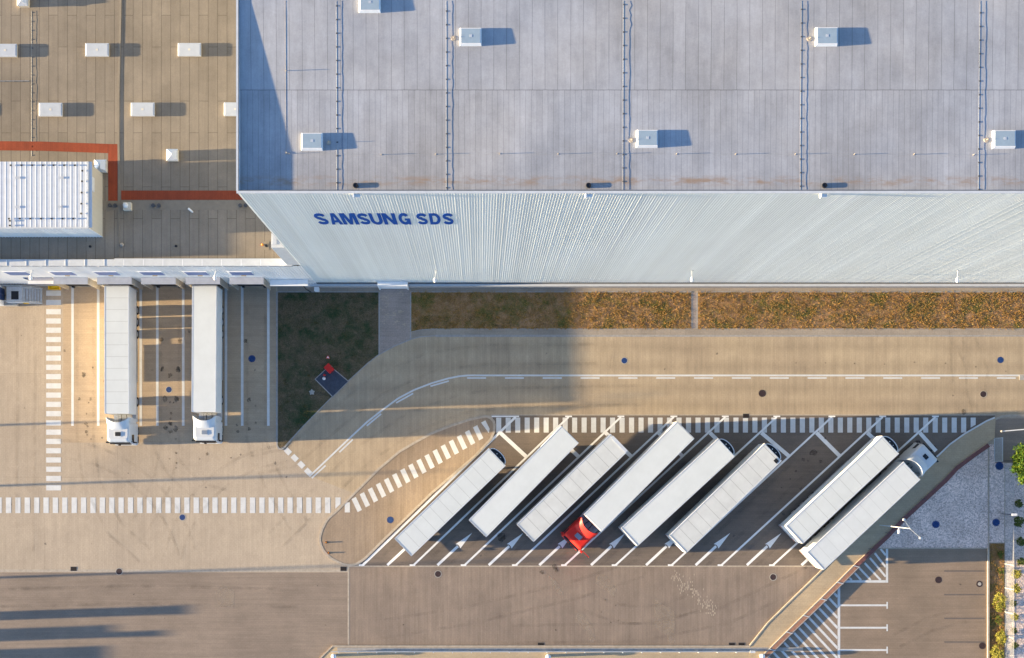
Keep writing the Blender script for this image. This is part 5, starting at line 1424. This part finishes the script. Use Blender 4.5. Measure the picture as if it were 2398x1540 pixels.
mk('tip', MB().box(xa-.08, xa+.1, ya-.09, ya+.09, .93, 1.09), M['concrete'], bb, world=True)
mk('housing', MB().box(xb-.2, xb+.2, yb-.3, yb+.3, 0, 1.15), M['yellow'], bb, world=True)
x, y_ = W(2394, 883, 0.3)
eb = thing('road_box', 'small grey box standing on the road line at the right edge', 'box', (x+.3, y_, .02))
mk('body', MB().box(-.5, .5, -.28, .28, 0, .035), M['concrete'], eb)
mk('lid', MB().cyl(.1, 0, .035, .045, .08, 10), M['black'], eb)
x, y_ = W(2353, 1204, 2.4)
cc_ = thing('camera_pole', 'small white camera box on a pole beside the fence', 'camera', (*W(2346,1203), .02))
mk('pole', MB().cyl(0, 0, 0, 2.3, .04, 8), M['darkgrey'], cc_)
mk('camera_body', MB().box(.0, .55, -.12, .12, 2.3, 2.5), M['skyframe'], cc_)

# ------------------------------------------------------------------ tree, shrubs and bushes
def crown(rx, ry, rz, zc_, nclump, nleaf, size, seed):
    rnd = random.Random(seed); mb = MB()
    for _ in range(nclump):
        while True:
            u = [rnd.uniform(-1, 1) for _ in range(3)]
            d = math.sqrt(sum(a*a for a in u))
            if .35 < d < 1: break
        c = (u[0]*rx, u[1]*ry, zc_+u[2]*rz); cr = rnd.uniform(.14, .30)*rx
        for _ in range(nleaf):
            g3 = [rnd.gauss(0, .5)*cr for _ in range(3)]
            p = Vector((c[0]+g3[0], c[1]+g3[1], c[2]+g3[2]*.8))
            a = Vector((rnd.uniform(-1,1), rnd.uniform(-1,1), rnd.uniform(-.5,.5))).normalized()
            b_ = a.cross(Vector((rnd.uniform(-.6,.6), rnd.uniform(-.6,.6), 1))).normalized()
            s = size*rnd.uniform(.6, 1.3)
            mb.quad(tuple(p-a*s), tuple(p-b_*s*.6), tuple(p+a*s), tuple(p+b_*s*.6))
    return mb
tr = thing('tree', 'leafy green tree with sunlit yellow clumps at the right edge by the gate', 'tree', (*W(2398,1082,2.2), 0))
mk('crown', crown(1.9, 2.35, 1.6, 4.0, 110, 75, .10, 5), M['leaf'], tr)
tm = MB().tube((0,0,0),(.05,.05,2.2),.14,.09,10)
for a in range(5): tm.tube((.05,.05,2.0+.2*a), (1.0*math.cos(a*1.3), 1.1*math.sin(a*1.3), 3.6+.15*a), .06, .02, 7)
mk('trunk', tm, M['bark'], tr)

sh0 = None
shp = [((2386,1179.5), .82, 'topmost'), ((2384,1222), 1.1, 'second'), ((2391,1268), .9, 'third'), ((2390,1315), .85, 'fourth'), ((2380,1343), .95, 'fifth'), ((2379.5,1378), .95, 'sixth'), ((2373.5,1412), .7, 'seventh'), ((2376,1443.5), .75, 'eighth'), ((2376.5,1477), .6, 'ninth'), ((2377,1512), .7, 'tenth')]
crm = crown(.42, .42, .36, .42, 40, 26, .05, 9)
shm = None
for i, (p, s, nm) in enumerate(shp):
    lit = i in (4, 5, 7)  # shrubs in sun: that light is put into a yellower leaf colour
    t = thing('round_shrub', f'small clipped round shrub in the gravel right of the fence, {nm} from the top', 'shrub', (*W(*p, .3), .02), random.uniform(0, 6), 'round shrubs in a row behind the fence')
    t.scale = (s*1.2, s*1.2, s*1.1)
    if shm is None:
        a = mk('crown', crm, M['leaf_shrub'], t); b_ = mk('trunk', MB().tube((0,0,0),(0,0,.35),.03,.02,6), M['bark'], t); shm = (a, b_)
    else:
        for o in shm:
            c = o.copy(); col.objects.link(c); c.parent = t
    if lit:
        for c in t.children:
            if c.name.startswith('crown'): c.data = c.data.copy(); c.data.materials[0] = M['leaf_yellow']
for i, (p, rx, ry, rz, lab) in enumerate((((2339,1410), .66, 1.12, .6, 'large yellow green bush in the verge, upper one'), ((2343,1491), .55, .8, .45, 'yellow bush in the verge, between the two larger ones'), ((2334,1532), .75, .95, .6, 'large yellow bush in the verge at the bottom edge'))):
    t = thing('yellow_bush', lab, 'bush', (*W(*p, .5), .03), 0, 'yellow bushes in the verge')
    mk('crown', crown(rx, ry, rz, .6, 60, 34, .06, 20+i), M['leaf_yellow'], t)
    mk('stem', MB().tube((0,0,0),(.1,.1,.6),.04,.02,6).tube((0,0,0),(-.15,-.1,.55),.035,.02,6), M['bark'], t)
for i, (p, s) in enumerate((((2341,1299), .35), ((2343,1336), .3), ((2336,1452), .4))):
    t = thing('low_bush', 'low brown green bush in the verge, ' + ('just below the gravel', 'left of the fourth fence post', 'between the yellow bushes')[i], 'bush', (*W(*p), .03), 0, 'low bushes in the verge')
    mk('crown', crown(s, s*1.3, s*.6, s*.6, 26, 24, .04, 40+i), M['leaf_shrub'], t)
    mk('stem', MB().tube((0,0,0),(0,0,s*.6),.03,.02,6), M['bark'], t)

# ------------------------------------------------------------------ yard lamp posts and added shadow pillars west of the frame (their long shadows cross the yard)
TX = -76.0
for i, yP0 in enumerate((995, 1137, 1352)):
    yy = (CY-yP0)/21.5 - math.tan(R(SUN_AZ))*(abs(TX)-CX/21.5+0)
    t = thing('yard_lamp_post', ('yard lamp post beyond the left edge, level with the truck cabs', 'yard lamp post beyond the left edge, level with the crossing stripes', 'yard lamp post beyond the left edge, level with the lower paving seam')[i], 'lamp post', (TX, yy, 0), 0, 'yard lamp posts beyond the left edge')
    mk('pole', MB().tube((0,0,0),(0,0,9.3),.13,.09,10).cyl(0,0,0,.06,.25,12), M['coping'], t)
    mk('arm', MB().tube((0,0,9.25),(.9,.9,9.5),.05,.04,8), M['coping'], t)
    mk('lamp_head', MB().dome(1.0, 1.0, 9.45, .36, .28, .14, z0=9.38), M['skyframe'], t, smooth=True)
for i, (xe_, ye_, w_) in enumerate(((440, 1427, .95), (262, 1474, 1.0), (385, 1482, .6), (250, 1528, 1.5))):  # unseen pillars made up to cast the shadow bars at lower left
    L0 = 4.0/math.tan(R(SUN_EL)); X = (xe_-CX)/21.5 - L0; Y = (CY-ye_)/21.5 - math.tan(R(SUN_AZ))*L0
    t = thing('shadow_pillar', ('unseen pillar added for its shadow beyond the left edge, northernmost of four', 'unseen pillar added for its shadow beyond the left edge, second of four', 'slim unseen pillar added for its shadow beyond the left edge, third of four', 'wide unseen pillar added for its shadow beyond the left edge, southernmost of four')[i], 'shadow caster', (X, Y, 0), 0, 'unseen shadow pillars added beyond the left edge')
    mk('shaft', MB().box(-.25, .25, -w_/2, w_/2, 0, 3.85), M['concrete'], t)
    mk('cap', MB().box(-.3, .3, -w_/2-.05, w_/2+.05, 3.85, 4.0), M['coping'], t)
